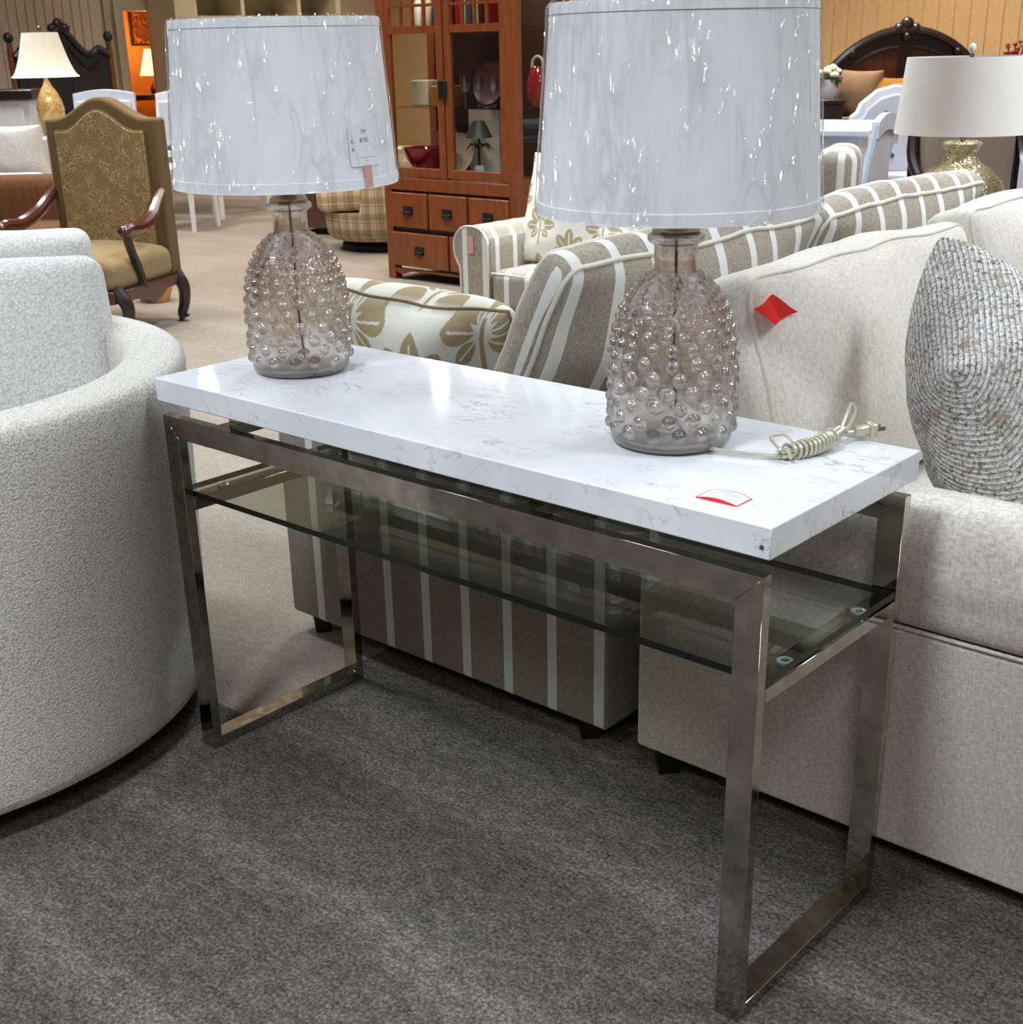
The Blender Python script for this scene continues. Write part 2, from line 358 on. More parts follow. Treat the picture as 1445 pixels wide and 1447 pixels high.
# ------------------------------------------------------------------ mesh helpers
class MB:
    def __init__(s): s.v = []; s.f = []; s.at = []; s.uv = []
    def add(s, vs, fs, at=None, uv=None):
        n = len(s.v); s.v += [tuple(v) for v in vs]; s.f += [tuple(i + n for i in f) for f in fs]
        s.at += list(at) if at is not None else [0.0] * len(vs)
        s.uv += list(uv) if uv is not None else [(0, 0)] * len(vs)
        return s
    def box(s, x0, x1, y0, y1, z0, z1):
        v = [(x, y, z) for z in (z0, z1) for y in (y0, y1) for x in (x0, x1)]
        return s.add(v, [(0, 2, 3, 1), (4, 5, 7, 6), (0, 1, 5, 4), (2, 6, 7, 3), (0, 4, 6, 2), (1, 3, 7, 5)])
    def obox(s, c, sx, sy, sz, rot):
        b = MB().box(-sx / 2, sx / 2, -sy / 2, sy / 2, -sz / 2, sz / 2)
        return s.add([Vector(c) + rot @ Vector(v) for v in b.v], b.f)
    def bar(s, a, b, w, d):
        a, b = Vector(a), Vector(b); q = (b - a).to_track_quat('Z', 'Y').to_matrix()
        return s.obox((a + b) / 2, w, d, (b - a).length, q)
    def lathe(s, prof, n=48, c=(0, 0), caps=True, a0=0, a1=2 * PI):
        full = abs(a1 - a0 - 2 * PI) < 1e-6
        m = n if full else n + 1
        v = [(c[0] + r * math.cos(a0 + (a1 - a0) * i / n), c[1] + r * math.sin(a0 + (a1 - a0) * i / n), z) for r, z in prof for i in range(m)]
        f = []
        for k in range(len(prof) - 1):
            for i in range(n):
                j = (i + 1) % m if full else i + 1
                f.append((k * m + i, k * m + j, (k + 1) * m + j, (k + 1) * m + i))
        if caps and full:
            f.append(tuple(reversed(range(m)))); f.append(tuple((len(prof) - 1) * m + i for i in range(m)))
        return s.add(v, f)
    def tube(s, path, r, n=10, closed=False):
        P = [Vector(p) for p in path]; m = len(P)
        rr = r if isinstance(r, (list, tuple)) else [r] * m
        v = []; up = None
        for i in range(m):
            a = P[i - 1] if (i > 0 or closed) else P[i]; b = P[(i + 1) % m] if (i < m - 1 or closed) else P[i]
            t = (b - a).normalized() if (b - a).length > 1e-9 else Vector((0, 0, 1))
            if up is None:
                up = Vector((0, 0, 1)) if abs(t.z) < .9 else Vector((1, 0, 0))
            up = (up - t * up.dot(t)).normalized(); sd = t.cross(up)
            for k in range(n):
                an = 2 * PI * k / n; v.append(P[i] + (up * math.cos(an) + sd * math.sin(an)) * rr[i])
        f = []
        for i in range(m if closed else m - 1):
            j = (i + 1) % m
            for k in range(n):
                l = (k + 1) % n; f.append((i * n + k, i * n + l, j * n + l, j * n + k))
        if not closed:
            f.append(tuple(reversed(range(n)))); f.append(tuple((m - 1) * n + k for k in range(n)))
        return s.add(v, f)
    def prism(s, out, axis, t0, t1):
        n = len(out)
        def P(a, b, t): return {'x': (t, a, b), 'y': (a, t, b), 'z': (a, b, t)}[axis]
        v = [P(a, b, t0) for a, b in out] + [P(a, b, t1) for a, b in out]
        f = [tuple(range(n)), tuple(reversed(range(n, 2 * n)))] + [(i, n + i, n + (i + 1) % n, (i + 1) % n) for i in range(n)]
        return s.add(v, f)
    def ball(s, c, rx, ry=None, rz=None, n=12, m=8):
        ry = rx if ry is None else ry; rz = rx if rz is None else rz
        v = []; f = []
        for j in range(m + 1):
            p = PI * j / m
            for i in range(n):
                a = 2 * PI * i / n
                v.append((c[0] + rx * math.sin(p) * math.cos(a), c[1] + ry * math.sin(p) * math.sin(a), c[2] - rz * math.cos(p)))
        for j in range(m):
            for i in range(n):
                f.append((j * n + i, j * n + (i + 1) % n, (j + 1) * n + (i + 1) % n, (j + 1) * n + i))
        return s.add(v, f)
    def grid(s, fn, nu, nv, at=None, uv=None, flip=False):
        v = [fn(i / nu, j / nv) for j in range(nv + 1) for i in range(nu + 1)]
        A = [at(i / nu, j / nv) for j in range(nv + 1) for i in range(nu + 1)] if at else None
        UV = [uv(i / nu, j / nv) for j in range(nv + 1) for i in range(nu + 1)] if uv else None
        f = []
        for j in range(nv):
            for i in range(nu):
                q = (j * (nu + 1) + i, j * (nu + 1) + i + 1, (j + 1) * (nu + 1) + i + 1, (j + 1) * (nu + 1) + i)
                f.append(q[::-1] if flip else q)
        return s.add(v, f, A, UV)
    def map(s, fn): s.v = [tuple(fn(Vector(v))) for v in s.v]; return s
    def build(s, name, mat, parent=None, bevel=0, seg=2, ang=35, label=None, smooth=True, weld=False, attr=False, uv=False):
        me = bpy.data.meshes.new(name); me.from_pydata(s.v, [], s.f); me.update()
        if attr:
            a = me.attributes.new('print', 'FLOAT', 'POINT'); a.data.foreach_set('value', np.array(s.at, dtype=np.float32))
        if uv:
            ul = me.uv_layers.new(name='UVMap'); li = np.zeros(len(me.loops), dtype=np.int32); me.loops.foreach_get('vertex_index', li)
            ul.data.foreach_set('uv', np.array(s.uv, dtype=np.float32)[li].ravel())
        if smooth:
            me.polygons.foreach_set('use_smooth', [True] * len(me.polygons)); me.set_sharp_from_angle(angle=math.radians(ang))
        me.materials.append(MT[mat] if isinstance(mat, str) else mat)
        o = bpy.data.objects.new(name, me); C.objects.link(o)
        if parent: o.parent = parent
        if label: o['label'] = label
        if weld:
            w = o.modifiers.new('weld', 'WELD'); w.merge_threshold = .0002
        if bevel:
            b = o.modifiers.new('bevel', 'BEVEL'); b.width = bevel; b.segments = seg; b.limit_method = 'ANGLE'; b.angle_limit = math.radians(40)
        return o

def tag(o, label, cat, group=None, kind=None):
    o['label'] = label; o['category'] = cat
    if group: o['group'] = group
    if kind: o['kind'] = kind
    return o
def thing(name, label, cat, loc=(0, 0, 0), rz=0, group=None):
    o = bpy.data.objects.new(name, None); C.objects.link(o); o.location = loc; o.rotation_euler = (0, 0, rz)
    o.empty_display_size = .1
    return tag(o, label, cat, group)
def struct(name, mb, mat, **k):
    o = mb.build(name, mat, **k); o['kind'] = 'structure'; return o
def B(*a): return MB().box(*a)

def rounded(hx, hy, hz, r, n=14, deform=None):
    """rounded box centred at the origin with optional bulging"""
    mb = MB(); key = {}; V = []
    def pt(p):
        q = Vector([max(-h + r, min(h - r, c)) for c, h in zip(p, (hx, hy, hz))])
        d = p - q; d = d.normalized() * r if d.length > 1e-9 else d
        # project box surface point to rounded surface
        return q + d
    H = (hx, hy, hz)
    F = []
    def samp(h):
        a = [-h, -h + r * .3, -h + r * .65]; k = n
        mid = [(-h + r) + (2 * h - 2 * r) * i / k for i in range(k + 1)]
        return a + mid + [-x for x in reversed(a)]
    SS = [samp(h) for h in H]
    for ax in range(3):
        u, w = [(1, 2), (2, 0), (0, 1)][ax]
        for sgn in (-1, 1):
            ids = []
            for a in SS[u]:
                row = []
                for b in SS[w]:
                    p = [0, 0, 0]; p[ax] = sgn * H[ax]; p[u] = a; p[w] = b
                    q = pt(Vector(p)); kk = (round(q.x, 6), round(q.y, 6), round(q.z, 6))
                    if kk not in key: key[kk] = len(V); V.append(q)
                    row.append(key[kk])
                ids.append(row)
            for i in range(len(ids) - 1):
                for j in range(len(ids[0]) - 1):
                    q = [ids[i][j], ids[i + 1][j], ids[i + 1][j + 1], ids[i][j + 1]]
                    if len(set(q)) < 3: continue
                    q = list(dict.fromkeys(q))
                    F.append(tuple(q if sgn > 0 else q[::-1]))
    if deform: V = [deform(v) for v in V]
    return mb.add(V, F)

def boxed_cushion(t, w, h, bulge, r=.03, sag=.0, wob=.012, seed=0, n=14, btop=.015, pull=.0):
    """cushion: thickness along x, width along y, height along z; returns mesh and welt paths"""
    hx, hy, hz = t / 2, w / 2, h / 2
    def dfm(p):
        a = 1 - min(1, abs(p.y) / hy) ** 2.2; b = 1 - min(1, abs(p.z) / hz) ** 2.2
        x = p.x / hx
        q = Vector(p)
        q.x += bulge * x * a * b
        q.z += (btop * a * (1 - x * x) * (1 if p.z > 0 else -.3)) * max(0, abs(p.z) / hz) + (p.z / hz) * (-sag * a)
        q.y += (p.y / hy) * (btop * b * (1 - x * x) * abs(p.y) / hy - pull * b)
        nz = noise.noise(Vector((q.x * 3 + seed * 7.1, q.y * 5, q.z * 5)))
        nz2 = noise.noise(Vector((q.x * 2 + seed * 3.3, q.y * 13, q.z * 9)))
        q.x += wob * nz * .6 + wob * .3 * nz2; q.z += wob * .55 * noise.noise(Vector((seed * 5.7, q.y * 6, q.x * 2)))
        return q
    body = rounded(hx, hy, hz, r, n, dfm)
    def ring(sx):
        P = []; m = 26; rr = .035
        x = sx * (hx - r * .29)
        def seg(y0, z0, y1, z1): return [(y0 + (y1 - y0) * i / m, z0 + (z1 - z0) * i / m) for i in range(m)]
        e = r * .29
        Y, Z = hy - e, hz - e
        pts = seg(-Y + rr, -Z, Y - rr, -Z) + [(Y - rr + rr * math.sin(k * PI / 8), -Z + rr - rr * math.cos(k * PI / 8)) for k in range(4)]
        pts += seg(Y, -Z + rr, Y, Z - rr) + [(Y - rr + rr * math.cos(k * PI / 8), Z - rr + rr * math.sin(k * PI / 8)) for k in range(4)]
        pts += seg(Y - rr, Z, -Y + rr, Z) + [(-Y + rr - rr * math.sin(k * PI / 8), Z - rr + rr * math.cos(k * PI / 8)) for k in range(4)]
        pts += seg(-Y, Z - rr, -Y, -Z + rr) + [(-Y + rr - rr * math.cos(k * PI / 8), -Z + rr - rr * math.sin(k * PI / 8)) for k in range(4)]
        for y, z in pts:
            P.append(dfm(Vector((x, y, z))))
        return P
    return body, ring

def pillow_pts(a, b, t, pw=.42, curve=.07, wob=.0, seed=0):
    """knife-edge pillow in its own plane: u,v in [-1,1]; returns fn(u,v,side)->(x,y,z), thickness along z"""
    def fn(u, v, s):
        x = u * a / 2 * (1 - curve * (1 - v * v)); y = v * b / 2 * (1 - curve * (1 - u * u))
        k = max(0, (1 - u * u)) ** pw * max(0, (1 - v * v)) ** pw
        z = s * t / 2 * k
        if wob:
            z += wob * k * noise.noise(Vector((x * 9 + seed, y * 9, s * 3)))
            z += wob * .8 * noise.noise(Vector((u * 2.3 + seed, v * 2.3, 0)))
        return Vector((x, y, z))
    return fn
def pillow(mb, fn, place, n=40, at=None, uvs=None):
    # cosine spacing keeps the seam smooth
    def sp(i): return (-math.cos(PI * i)) if n < 80 else (.45 * -math.cos(PI * i) + .55 * (2 * i - 1))
    for s in (-1, 1):
        mb.grid(lambda i, j: place(fn(sp(i), sp(j), s)), n, n,
                at=(lambda i, j: at(sp(i), sp(j), s)) if at else None,
                uv=(lambda i, j: uvs(sp(i), sp(j), s)) if uvs else None, flip=(s < 0))
    return mb
def seam_path(fn, place, n=24):
    P = []
    for i in range(n): P.append(place(fn(-1 + 2 * i / n, -1, 0)))
    for i in range(n): P.append(place(fn(1, -1 + 2 * i / n, 0)))
    for i in range(n): P.append(place(fn(1 - 2 * i / n, 1, 0)))
    for i in range(n): P.append(place(fn(-1, 1 - 2 * i / n, 0)))
    return P
def frame_place(c, e1, e2, e3=None):
    c = Vector(c); e1 = Vector(e1).normalized(); e2 = Vector(e2).normalized()
    e3 = (Vector(e3) if e3 else e1.cross(e2)).normalized()
    return lambda p: c + e1 * p.x + e2 * p.y + e3 * p.z

def text_mesh(s, size):
    cu = bpy.data.curves.new('t', 'FONT'); cu.body = s; cu.size = size; cu.align_x = 'CENTER'; cu.align_y = 'CENTER'; cu.resolution_u = 2
    o = bpy.data.objects.new('t', cu); C.objects.link(o)
    dg = bpy.context.evaluated_depsgraph_get(); me = o.evaluated_get(dg).to_mesh()
    v = [tuple(x.co) for x in me.vertices]; f = [tuple(p.vertices) for p in me.polygons]
    o.evaluated_get(dg).to_mesh_clear(); bpy.data.objects.remove(o); bpy.data.curves.remove(cu)
    return v, f

def copy_tree(o, parent=None):
    c = o.copy(); C.objects.link(c); c.parent = parent
    for ch in list(o.children): copy_tree(ch, c)
    return c

# ------------------------------------------------------------------ room shell
XL, XR, YF, YB = -10.6, 6.0, -6.0, 10.8
fl = MB()
for (x0, x1, y0, y1) in ((XL, -.02, .13, YB), (-.02, XR, 3.4, YB)): fl.add([(x0, y0, 0), (x1, y0, 0), (x1, y1, 0), (x0, y1, 0)], [(0, 1, 2, 3)])
fl.add([(XL, YF, 0), (XR, YF, 0), (XR, 3.4, 0), (-.02, 3.4, 0), (-.02, .13, 0), (XL, .13, 0)], [(0, 1, 2, 3, 4, 5)])
floor = struct('floor', fl, 'carpet2'); floor.data.materials.append(MT['carpet']); floor.data.polygons[2].material_index = 1
struct('ceiling', B(XL, XR, YF, YB, CEIL, CEIL + .1), 'ceiling')
# wall_left with a doorway (door_1) to a lit room
DY0, DY1, DZ = 6.96, 7.50, 1.74
wl = MB().box(XL - .1, XL, YF, DY0, 0, CEIL).box(XL - .1, XL, DY1, YB, 0, CEIL).box(XL - .1, XL, DY0, DY1, DZ, CEIL)
wall_left = struct('wall_left', wl, 'wall_tan')
wall_back = struct('wall_back', B(XL, XR, YB, YB + .1, 0, CEIL), 'wall_warm_lit')
struct('wall_right', B(XR, XR + .1, YF, YB, 0, CEIL), 'wall_tan')
struct('wall_front', B(XL, XR, YF - .1, YF, 0, CEIL), 'wall_tan')
bl = B(0, .012, .004, .096, 0, 2.6).build('board', 'wall_tan', wall_left, bevel=.004, seg=1)
bl.location = (XL, 2.0, 0)
y = 2.1
while y < 6.68:
    b = bl.copy(); C.objects.link(b); b.location = (XL, y, 0); y += .1
for yy in (7.70,): b = bl.copy(); C.objects.link(b); b.location = (XL, yy, 0)
bb = B(.006, .144, -.012, 0, 0, 2.6).build('board', 'wall_warm_lit', wall_back, bevel=.004, seg=1)
bb.location = (-6.9, YB, 0)
x = -6.75
while x < .6:
    b = bb.copy(); C.objects.link(b); b.location = (x, YB, 0); x += .15
d1 = struct('door_1', MB().box(XL - .11, XL + .05, DY0 - .09, DY0 + .012, 0, DZ + .09).box(XL - .11, XL + .05, DY1 - .012, DY1 + .09, 0, DZ + .09).box(XL - .11, XL + .05, DY0 + .012, DY1 - .012, DZ - .012, DZ + .09), 'trim', bevel=.006)
struct('trim_1', B(XL, XL + .03, 6.76, 6.83, 0, 2.6), 'offwhite_dark')
struct('trim_2', B(XL, XL + .05, 7.60, 7.68, 0, 2.6), 'offwhite_dark')
# the lit alcove beyond the doorway
struct('wall_alcove', MB().box(XL - 1.0, XL - .95, 6.4, 8.5, 0, 2.4).box(XL - 1.0, XL - .1, 8.45, 8.5, 0, 2.4).box(XL - 1.0, XL - .1, 6.4, 6.45, 0, 2.4).box(XL - 1.0, XL - .1, 6.4, 8.5, 2.35, 2.4), 'orange')
struct('floor_alcove', B(XL - 1.0, XL - .1, 6.4, 8.5, -.04, 0), 'carpet2')

# ------------------------------------------------------------------ console table
WX, DY, ZT, TH = 1.292, .411, .762, .0435
FX0, FX1, FY0, FY1, FH = .0095, 1.2845, .002, .4117, .6935
TW, TD, RH = .0402, .0195, .0225
tb = thing('console_table', 'white marble topped console table with polished metal frame and glass shelf', 'table')
def marble_top():
    mb = B(0, WX, 0, DY, ZT - TH, ZT); return mb
marble_top().build('tabletop', 'marble', tb, bevel=.002)
MB().tube([(WX - .012, -.0005, ZT - .028), (WX - .012, .001, ZT - .028)], .0035, 10).build('screw_cap', 'ink', tb, label='small grey dot on the marble edge')
for y0 in (FY0, FY1 - TD):
    MB().prism([(FX0, FH), (FX1, FH), (FX1 - TW, FH - TW), (FX0 + TW, FH - TW)], 'y', y0, y0 + TD).build('top_rail', 'chrome', tb, bevel=.0006, seg=1)
    MB().prism([(FX0, 0), (FX0, FH), (FX0 + TW, FH - TW), (FX0 + TW, 0)], 'y', y0, y0 + TD).build('leg', 'chrome', tb, bevel=.0006, seg=1)
    MB().prism([(FX1, 0), (FX1 - TW, 0), (FX1 - TW, FH - TW), (FX1, FH)], 'y', y0, y0 + TD).build('leg', 'chrome', tb, bevel=.0006, seg=1)
for x0 in (FX0, FX1 - TW):
    B(x0, x0 + TW, FY0 + TD, FY1 - TD, 0, RH).build('floor_rail', 'chrome', tb, bevel=.0012)
    B(x0, x0 + TW, FY0 + TD, FY1 - TD, .508, .530).build('shelf_rail', 'chrome', tb, bevel=.0012)
    for yy in (.105, .315):
        w = MB(); P = [(x0 + TW / 2 + .009 * math.cos(a), yy + .009 * math.sin(a), .5335) for a in [2 * PI * k / 20 for k in range(20)]]
        w.tube(P, .0038, 8, True).build('washer', 'washer', tb)
GX0, GX1, GY0, GY1, GZ0, GZ1 = FX0 + .002, FX1 - .001, FY0 + TD + .002, FY1 - TD - .002, .5355, .5465
g = B(GX0, GX1, GY0, GY1, GZ0, GZ1); gs = g.build('glass_shelf', 'glass_shelf', tb, smooth=False)
gs.data.materials.append(MT['glass_edge'])
for p in gs.data.polygons:
    if abs(p.normal.z) < .5: p.material_index = 1
for xx in (.145, .86):
    B(xx, xx + .03, FY0 + TD, FY1 - TD, FH - .022, FH - .002).build('cross_bar', 'chrome', tb, bevel=.001)
    for yy in (.05, .34): B(xx, xx + .03, yy, yy + .03, FH - .002, ZT - TH).build('spacer_block', 'chrome', tb, bevel=.001)

# ------------------------------------------------------------------ glass table lamps
def lamp_body(parent, seed):
    prof = [(.0, 0), (.060, 0), (.083, .003), (.0885, .010), (.0905, .03), (.0905, .10), (.0895, .135), (.0855, .165), (.078, .192), (.066, .216), (.050, .234), (.037, .244), (.0315, .250), (.0305, .256), (.0305, .284), (.031, .287), (.0375, .290), (.0405, .293), (.0405, .299), (.036, .302)]
    pz = np.array([p[1] for p in prof]); pr = np.array([p[0] for p in prof])
    L = np.concatenate([[0], np.cumsum(np.hypot(np.diff(pz), np.diff(pr)))])
    NT_, NS = 300, 250
    s = np.linspace(0, L[-1], NS)
    rr = np.interp(s, L, pr); zz = np.interp(s, L, pz)
    # smooth the profile a little
    for _ in range(2):
        rr[1:-1] = (rr[:-2] + 2 * rr[1:-1] + rr[2:]) / 4
    nr = np.gradient(zz, s); nz = -np.gradient(rr, s); ln = np.hypot(nr, nz) + 1e-9; nr /= ln; nz /= ln
    th = np.linspace(0, 2 * PI, NT_, endpoint=False)
    X = rr[:, None] * np.cos(th); Y = rr[:, None] * np.sin(th); Z = np.repeat(zz[:, None], NT_, 1)
    D = np.zeros_like(X)
    rg = np.random.default_rng(seed)
    row = .112; k = 0
    while row < L[-1]:
        r = np.interp(row, L, pr); z = np.interp(row, L, pz)
        if z > .246: break
        rad = .0092 if z < .11 else .0092 - .0026 * min(1, (z - .11) / .125)
        n = max(8, int(2 * PI * r / (rad * (4.0 if z < .15 else 3.3))))
        for i in range(n):
            a = 2 * PI * (i + .5 * (k % 2)) / n + rg.normal(0, .018); sz = row + rg.normal(0, .0012)
            r1 = np.interp(sz, L, pr); z1 = np.interp(sz, L, pz)
            d2 = (X - r1 * math.cos(a)) ** 2 + (Y - r1 * math.sin(a)) ** 2 + (Z - z1) ** 2
            q = np.clip(1 - d2 / rad ** 2, 0, 1)
            D = np.maximum(D, .0074 * (rad / .0092) * np.sqrt(q))
        row += rad * (2.25 if z < .15 else 2.05); k += 1
    X2 = X + D * nr[:, None] * np.cos(th); Y2 = Y + D * nr[:, None] * np.sin(th); Z2 = Z + D * nz[:, None]
    V = np.stack([X2, Y2, Z2], -1).reshape(-1, 3)
    I = np.arange(NS * NT_).reshape(NS, NT_); J = np.roll(I, -1, 1)
    F = np.stack([I[:-1], J[:-1], J[1:], I[1:]], -1).reshape(-1, 4)
    mb = MB(); mb.v = [tuple(v) for v in V.tolist()]; mb.f = [tuple(f) for f in F.tolist()]
    # inner wall, facing inwards
    ip = [(.034, .302), (.0275, .298), (.0275, .25), (.034, .243), (.047, .231), (.063, .2125), (.0745, .189), (.0818, .163), (.0858, .134), (.0868, .10), (.0868, .03), (.084, .012), (.070, .006), (.0, .006)]
    mb.lathe(ip, 96, caps=False)
    # rim joint
    n0 = len(mb.v)
    return mb.build('glass_body', 'lampglass', parent, ang=80)

def make_lamp(loc, label, seed, cord_dir, tagged):
    t = thing('table_lamp', label, 'lamp', loc, 0, 'knobbly glass lamps on the marble table')
    lamp_body(t, seed)
    MB().lathe([(.0, .298), (.033, .298), (.034, .306), (.030, .312), (.016, .320), (.0, .322)], 40, caps=False).build('metal_cap', 'brass', t)
    MB().lathe([(.0, .320), (.010, .320), (.010, .352), (.014, .354), (.014, .395), (.0, .395)], 20, caps=False).build('socket', 'brass', t)
    MB().tube([(0, 0, .304), (.001, .001, .24), (-.003, .004, .12), (.012, -.002, .03), (.03, .0, .008)], .0022, 8).build('inner_wire', 'ink', t)
    r0, z0, r1, z1 = .1945, .333, .175, .600
    MB().lathe([(r0, z0), (r1, z1), (r1 - .002, z1), (r0 - .002, z0), (r0, z0)], 96, caps=False).build('lamp_shade', 'shade', t)
    for (ra, za, rb, zb) in ((r0, z0, r0 - .001, z0 + .016), (r1 + .001, z1 - .014, r1, z1)):
        MB().lathe([(ra + .0012, za), (rb + .0012, zb), (rb - .003, zb), (ra - .003, za), (ra + .0012, za)], 96, caps=False).build('shade_hem', 'shade', t)
    w = MB()
    for k in range(3):
        a = 2 * PI * k / 3; w.tube([(.012 * math.cos(a), .012 * math.sin(a), .36), ((r0 - .004) * math.cos(a), (r0 - .004) * math.sin(a), z0 + .03)], .0016, 6)
    w.build('shade_spider', 'brass', t)
    # crinkled clear wrap
    NA, NV = 320, 90; zs = np.linspace(z0 - .003, z1 + .004, NV)
    mb = MB(); V = []
    for j, z in enumerate(zs):
        f = (z - z0) / (z1 - z0); rb = r0 + (r1 - r0) * f + .0032
        edge = max(0, 1 - min(z - zs[0], zs[-1] - z) / .012)
        for i in range(NA):
            a = 2 * PI * i / NA; ar = a * 3.2; sh = z * (1.6 + .8 * math.sin(a * 2 + seed))
            q = Vector((ar * 5.0 + sh + seed * 3.7, z * 4.2, math.sin(a) * 1.5))
            d = noise.fractal(q, .9, 2.1, 4) * .0022 + abs(noise.noise(Vector((ar * 9 + sh * 2 + seed, z * 6, 3.1)))) * .0028
            d = max(-.0022, d)
            r = rb + d * (1 - .5 * edge) - .006 * edge ** 2
            V.append((r * math.cos(a), r * math.sin(a), z))
    F = [(j * NA + i, j * NA + (i + 1) % NA, (j + 1) * NA + (i + 1) % NA, (j + 1) * NA + i) for j in range(NV - 1) for i in range(NA)]
    mb.add(V, F).build('plastic_wrap', 'plastic', t, ang=60)
    def wrap(a0, zc, v, off):
        out = []
        for x, y, z in v:
            zz = zc + y; r = r0 + (r1 - r0) * (zz - z0) / (z1 - z0) + off; a = a0 + x / r
            out.append((r * math.cos(a), r * math.sin(a), zz))
        return out
    if tagged:
        a0 = math.radians(5); zc = .402
        def patch(wd, ht, off, da=0, dz=0):
            m = MB(); m.grid(lambda i, j: wrap(a0 + da, zc + dz, [((i - .5) * wd, (j - .5) * ht, 0)], off)[0], 10, 2); return m
        lb = patch(.072, .066, .0018).build('care_label', 'white', t, label='white printed care label under the plastic')
        tm = MB()
        for s_, x_, y_, sz in (('E', -.029, .007, .0085), ('A', -.029, -.006, .0095), ('I', .027, .008, .007), ('A', .027, -.005, .006), ('2W', -.002, .022, .0085), ('8102', -.002, .008, .0105), ('-  -', -.002, -.002, .008), ('---------------------', 0, -.019, .006), ('------', 0, -.024, .005)):
            v, f = text_mesh(s_, sz)
            tm.add(wrap(a0, zc, [(p[0] + x_, p[1] + y_, 0) for p in v], .0022), f)
        tm.build('printing', 'ink', lb, smooth=False)
        patch(.020, .036, .0018, 0, -.050).build('red_sticker', 'pink', t, label='faded red sticker below the care label')
    return t
L1 = make_lamp((.172, .207, ZT), 'knobbly smoked glass lamp with labelled white shade, left end of marble table', 3, 0, True)
L2 = make_lamp((.980, .236, ZT), 'knobbly smoked glass lamp with bundled clear cord, near price card on marble', 8, 0, False)
# the clear cord, bundled, with its plug (belongs to the right lamp)
ox, oy, oz = L2.location
def cl(pts): return [(p[0] - ox, p[1] - oy, p[2] - oz) for p in pts]
def smooth_path(P, n=8):
    P = [Vector(p) for p in P]; out = []
    for i in range(len(P) - 1):
        a, b, c, d = P[max(i - 1, 0)], P[i], P[i + 1], P[min(i + 2, len(P) - 1)]
        for k in range(n):
            t = k / n
            out.append(.5 * ((2 * b) + (c - a) * t + (2 * a - 5 * b + 4 * c - d) * t * t + (3 * b - a - 3 * c + d) * t ** 3))
    return out + [P[-1]]
zc = ZT + .006
cp = smooth_path(cl([(1.060, .215, ZT + .008), (1.085, .222, zc), (1.12, .231, zc), (1.150, .244, zc), (1.165, .262, zc)]))
cord = MB().tube(cp, .0030, 8).build('cord', 'cordcore', L2, label='clear electric cord tied in a bundle')
bd = MB()
axis = smooth_path([(1.160, .245, zc + .004), (1.178, .285, zc + .006), (1.188, .325, zc + .010), (1.186, .372, zc + .014)], 10)
for k in range(4):
    off = [Vector((.006 * math.cos(a), 0, .005 * math.sin(a))) for a in [PI / 4 + PI / 2 * k]][0]
    bd.tube(cl([p + off for p in axis]), .0032, 8)
bd.build('cord_bundle', 'cordcore', L2)
wr = MB(); m = 200; hp = []
for i in range(m + 1):
    f = .12 + .66 * i / m; q = f * (len(axis) - 1); a_ = int(min(q, len(axis) - 2)); p = axis[a_].lerp(axis[a_ + 1], q - a_)
    an = 2 * PI * 11 * i / m; hp.append(p + Vector((.0125 * math.cos(an), 0, .0115 * math.sin(an) + .001)))
wr.tube(cl(hp), .0028, 6).build('cord_coil', 'cordcore', L2)
MB().tube(cl(smooth_path([(1.165, .25, zc + .004), (1.142, .262, zc + .010), (1.128, .272, zc + .018), (1.146, .282, zc + .020), (1.168, .272, zc + .008)], 8)), .0026, 8).build('cord_loop', 'cordcore', L2)
MB().tube(cl(smooth_path([(1.186, .368, zc + .014), (1.176, .405, zc + .030), (1.172, .424, zc + .040), (1.184, .414, zc + .030), (1.192, .372, zc + .012)], 8)), .0032, 8).build('cord_loop', 'cordcore', L2)
MB().tube(cl(smooth_path([(1.180, .240, zc + .002), (1.168, .244, zc + .014), (1.158, .250, zc + .004)], 8)), .0028, 8).build('cord_loop', 'cordcore', L2)
MB().tube(cl(smooth_path([(1.186, .366, zc + .008), (1.192, .385, zc + .008), (1.196, .396, zc + .008)], 6)), .0030, 8).build('cord_tail', 'cordcore', L2)
pd = Vector((.46, .88, 0)).normalized(); prot = pd.to_track_quat('Y', 'Z').to_matrix()
pl = MB(); pc = Vector((1.199, .402, zc + .009))
pl.obox(pc + pd * .004, .016, .026, .014, prot).obox(pc + pd * .020, .024, .012, .020, prot)
pl.v = cl(pl.v); plug = pl.build('plug', 'cordcore', L2, bevel=.003, label='clear two-pin plug')
pr_ = MB()
for sx in (-.006, .006): pr_.obox(pc + pd * .033 + Vector((pd.y, -pd.x, 0)) * sx, .0016, .016, .006, prot)
pr_.v = cl(pr_.v); pr_.build('prong', 'brass', plug)

# ------------------------------------------------------------------ price card on the marble
card = thing('price_card', 'white price card with red border lying on the marble tabletop', 'card', (1.186, .059, ZT), math.radians(1))
def cardz(x): return .0006 + .0042 * math.cos(x / .062 * PI)
MB().grid(lambda i, j: ((i - .5) * .060, (j - .5) * .036, cardz((i - .5) * .060)), 14, 2).build('card_sheet', 'white', card)
rb = MB()
for (x0, x1, y0, y1) in ((-.031, .031, -.0195, -.0175), (-.031, .031, .0175, .0190), (-.0318, -.030, -.0195, .019), (.030, .0318, -.0195, .019)):
    rb.grid(lambda i, j: (x0 + (x1 - x0) * i, y0 + (y1 - y0) * j, cardz(x0 + (x1 - x0) * i) + .0003), 12, 1)
rb.build('red_border', 'red', card)
MB().grid(lambda i, j: ((i - .5) * .060, -.0192, .0003 + j * cardz((i - .5) * .060)), 14, 1).build('red_back', 'red', card)
sc = MB()
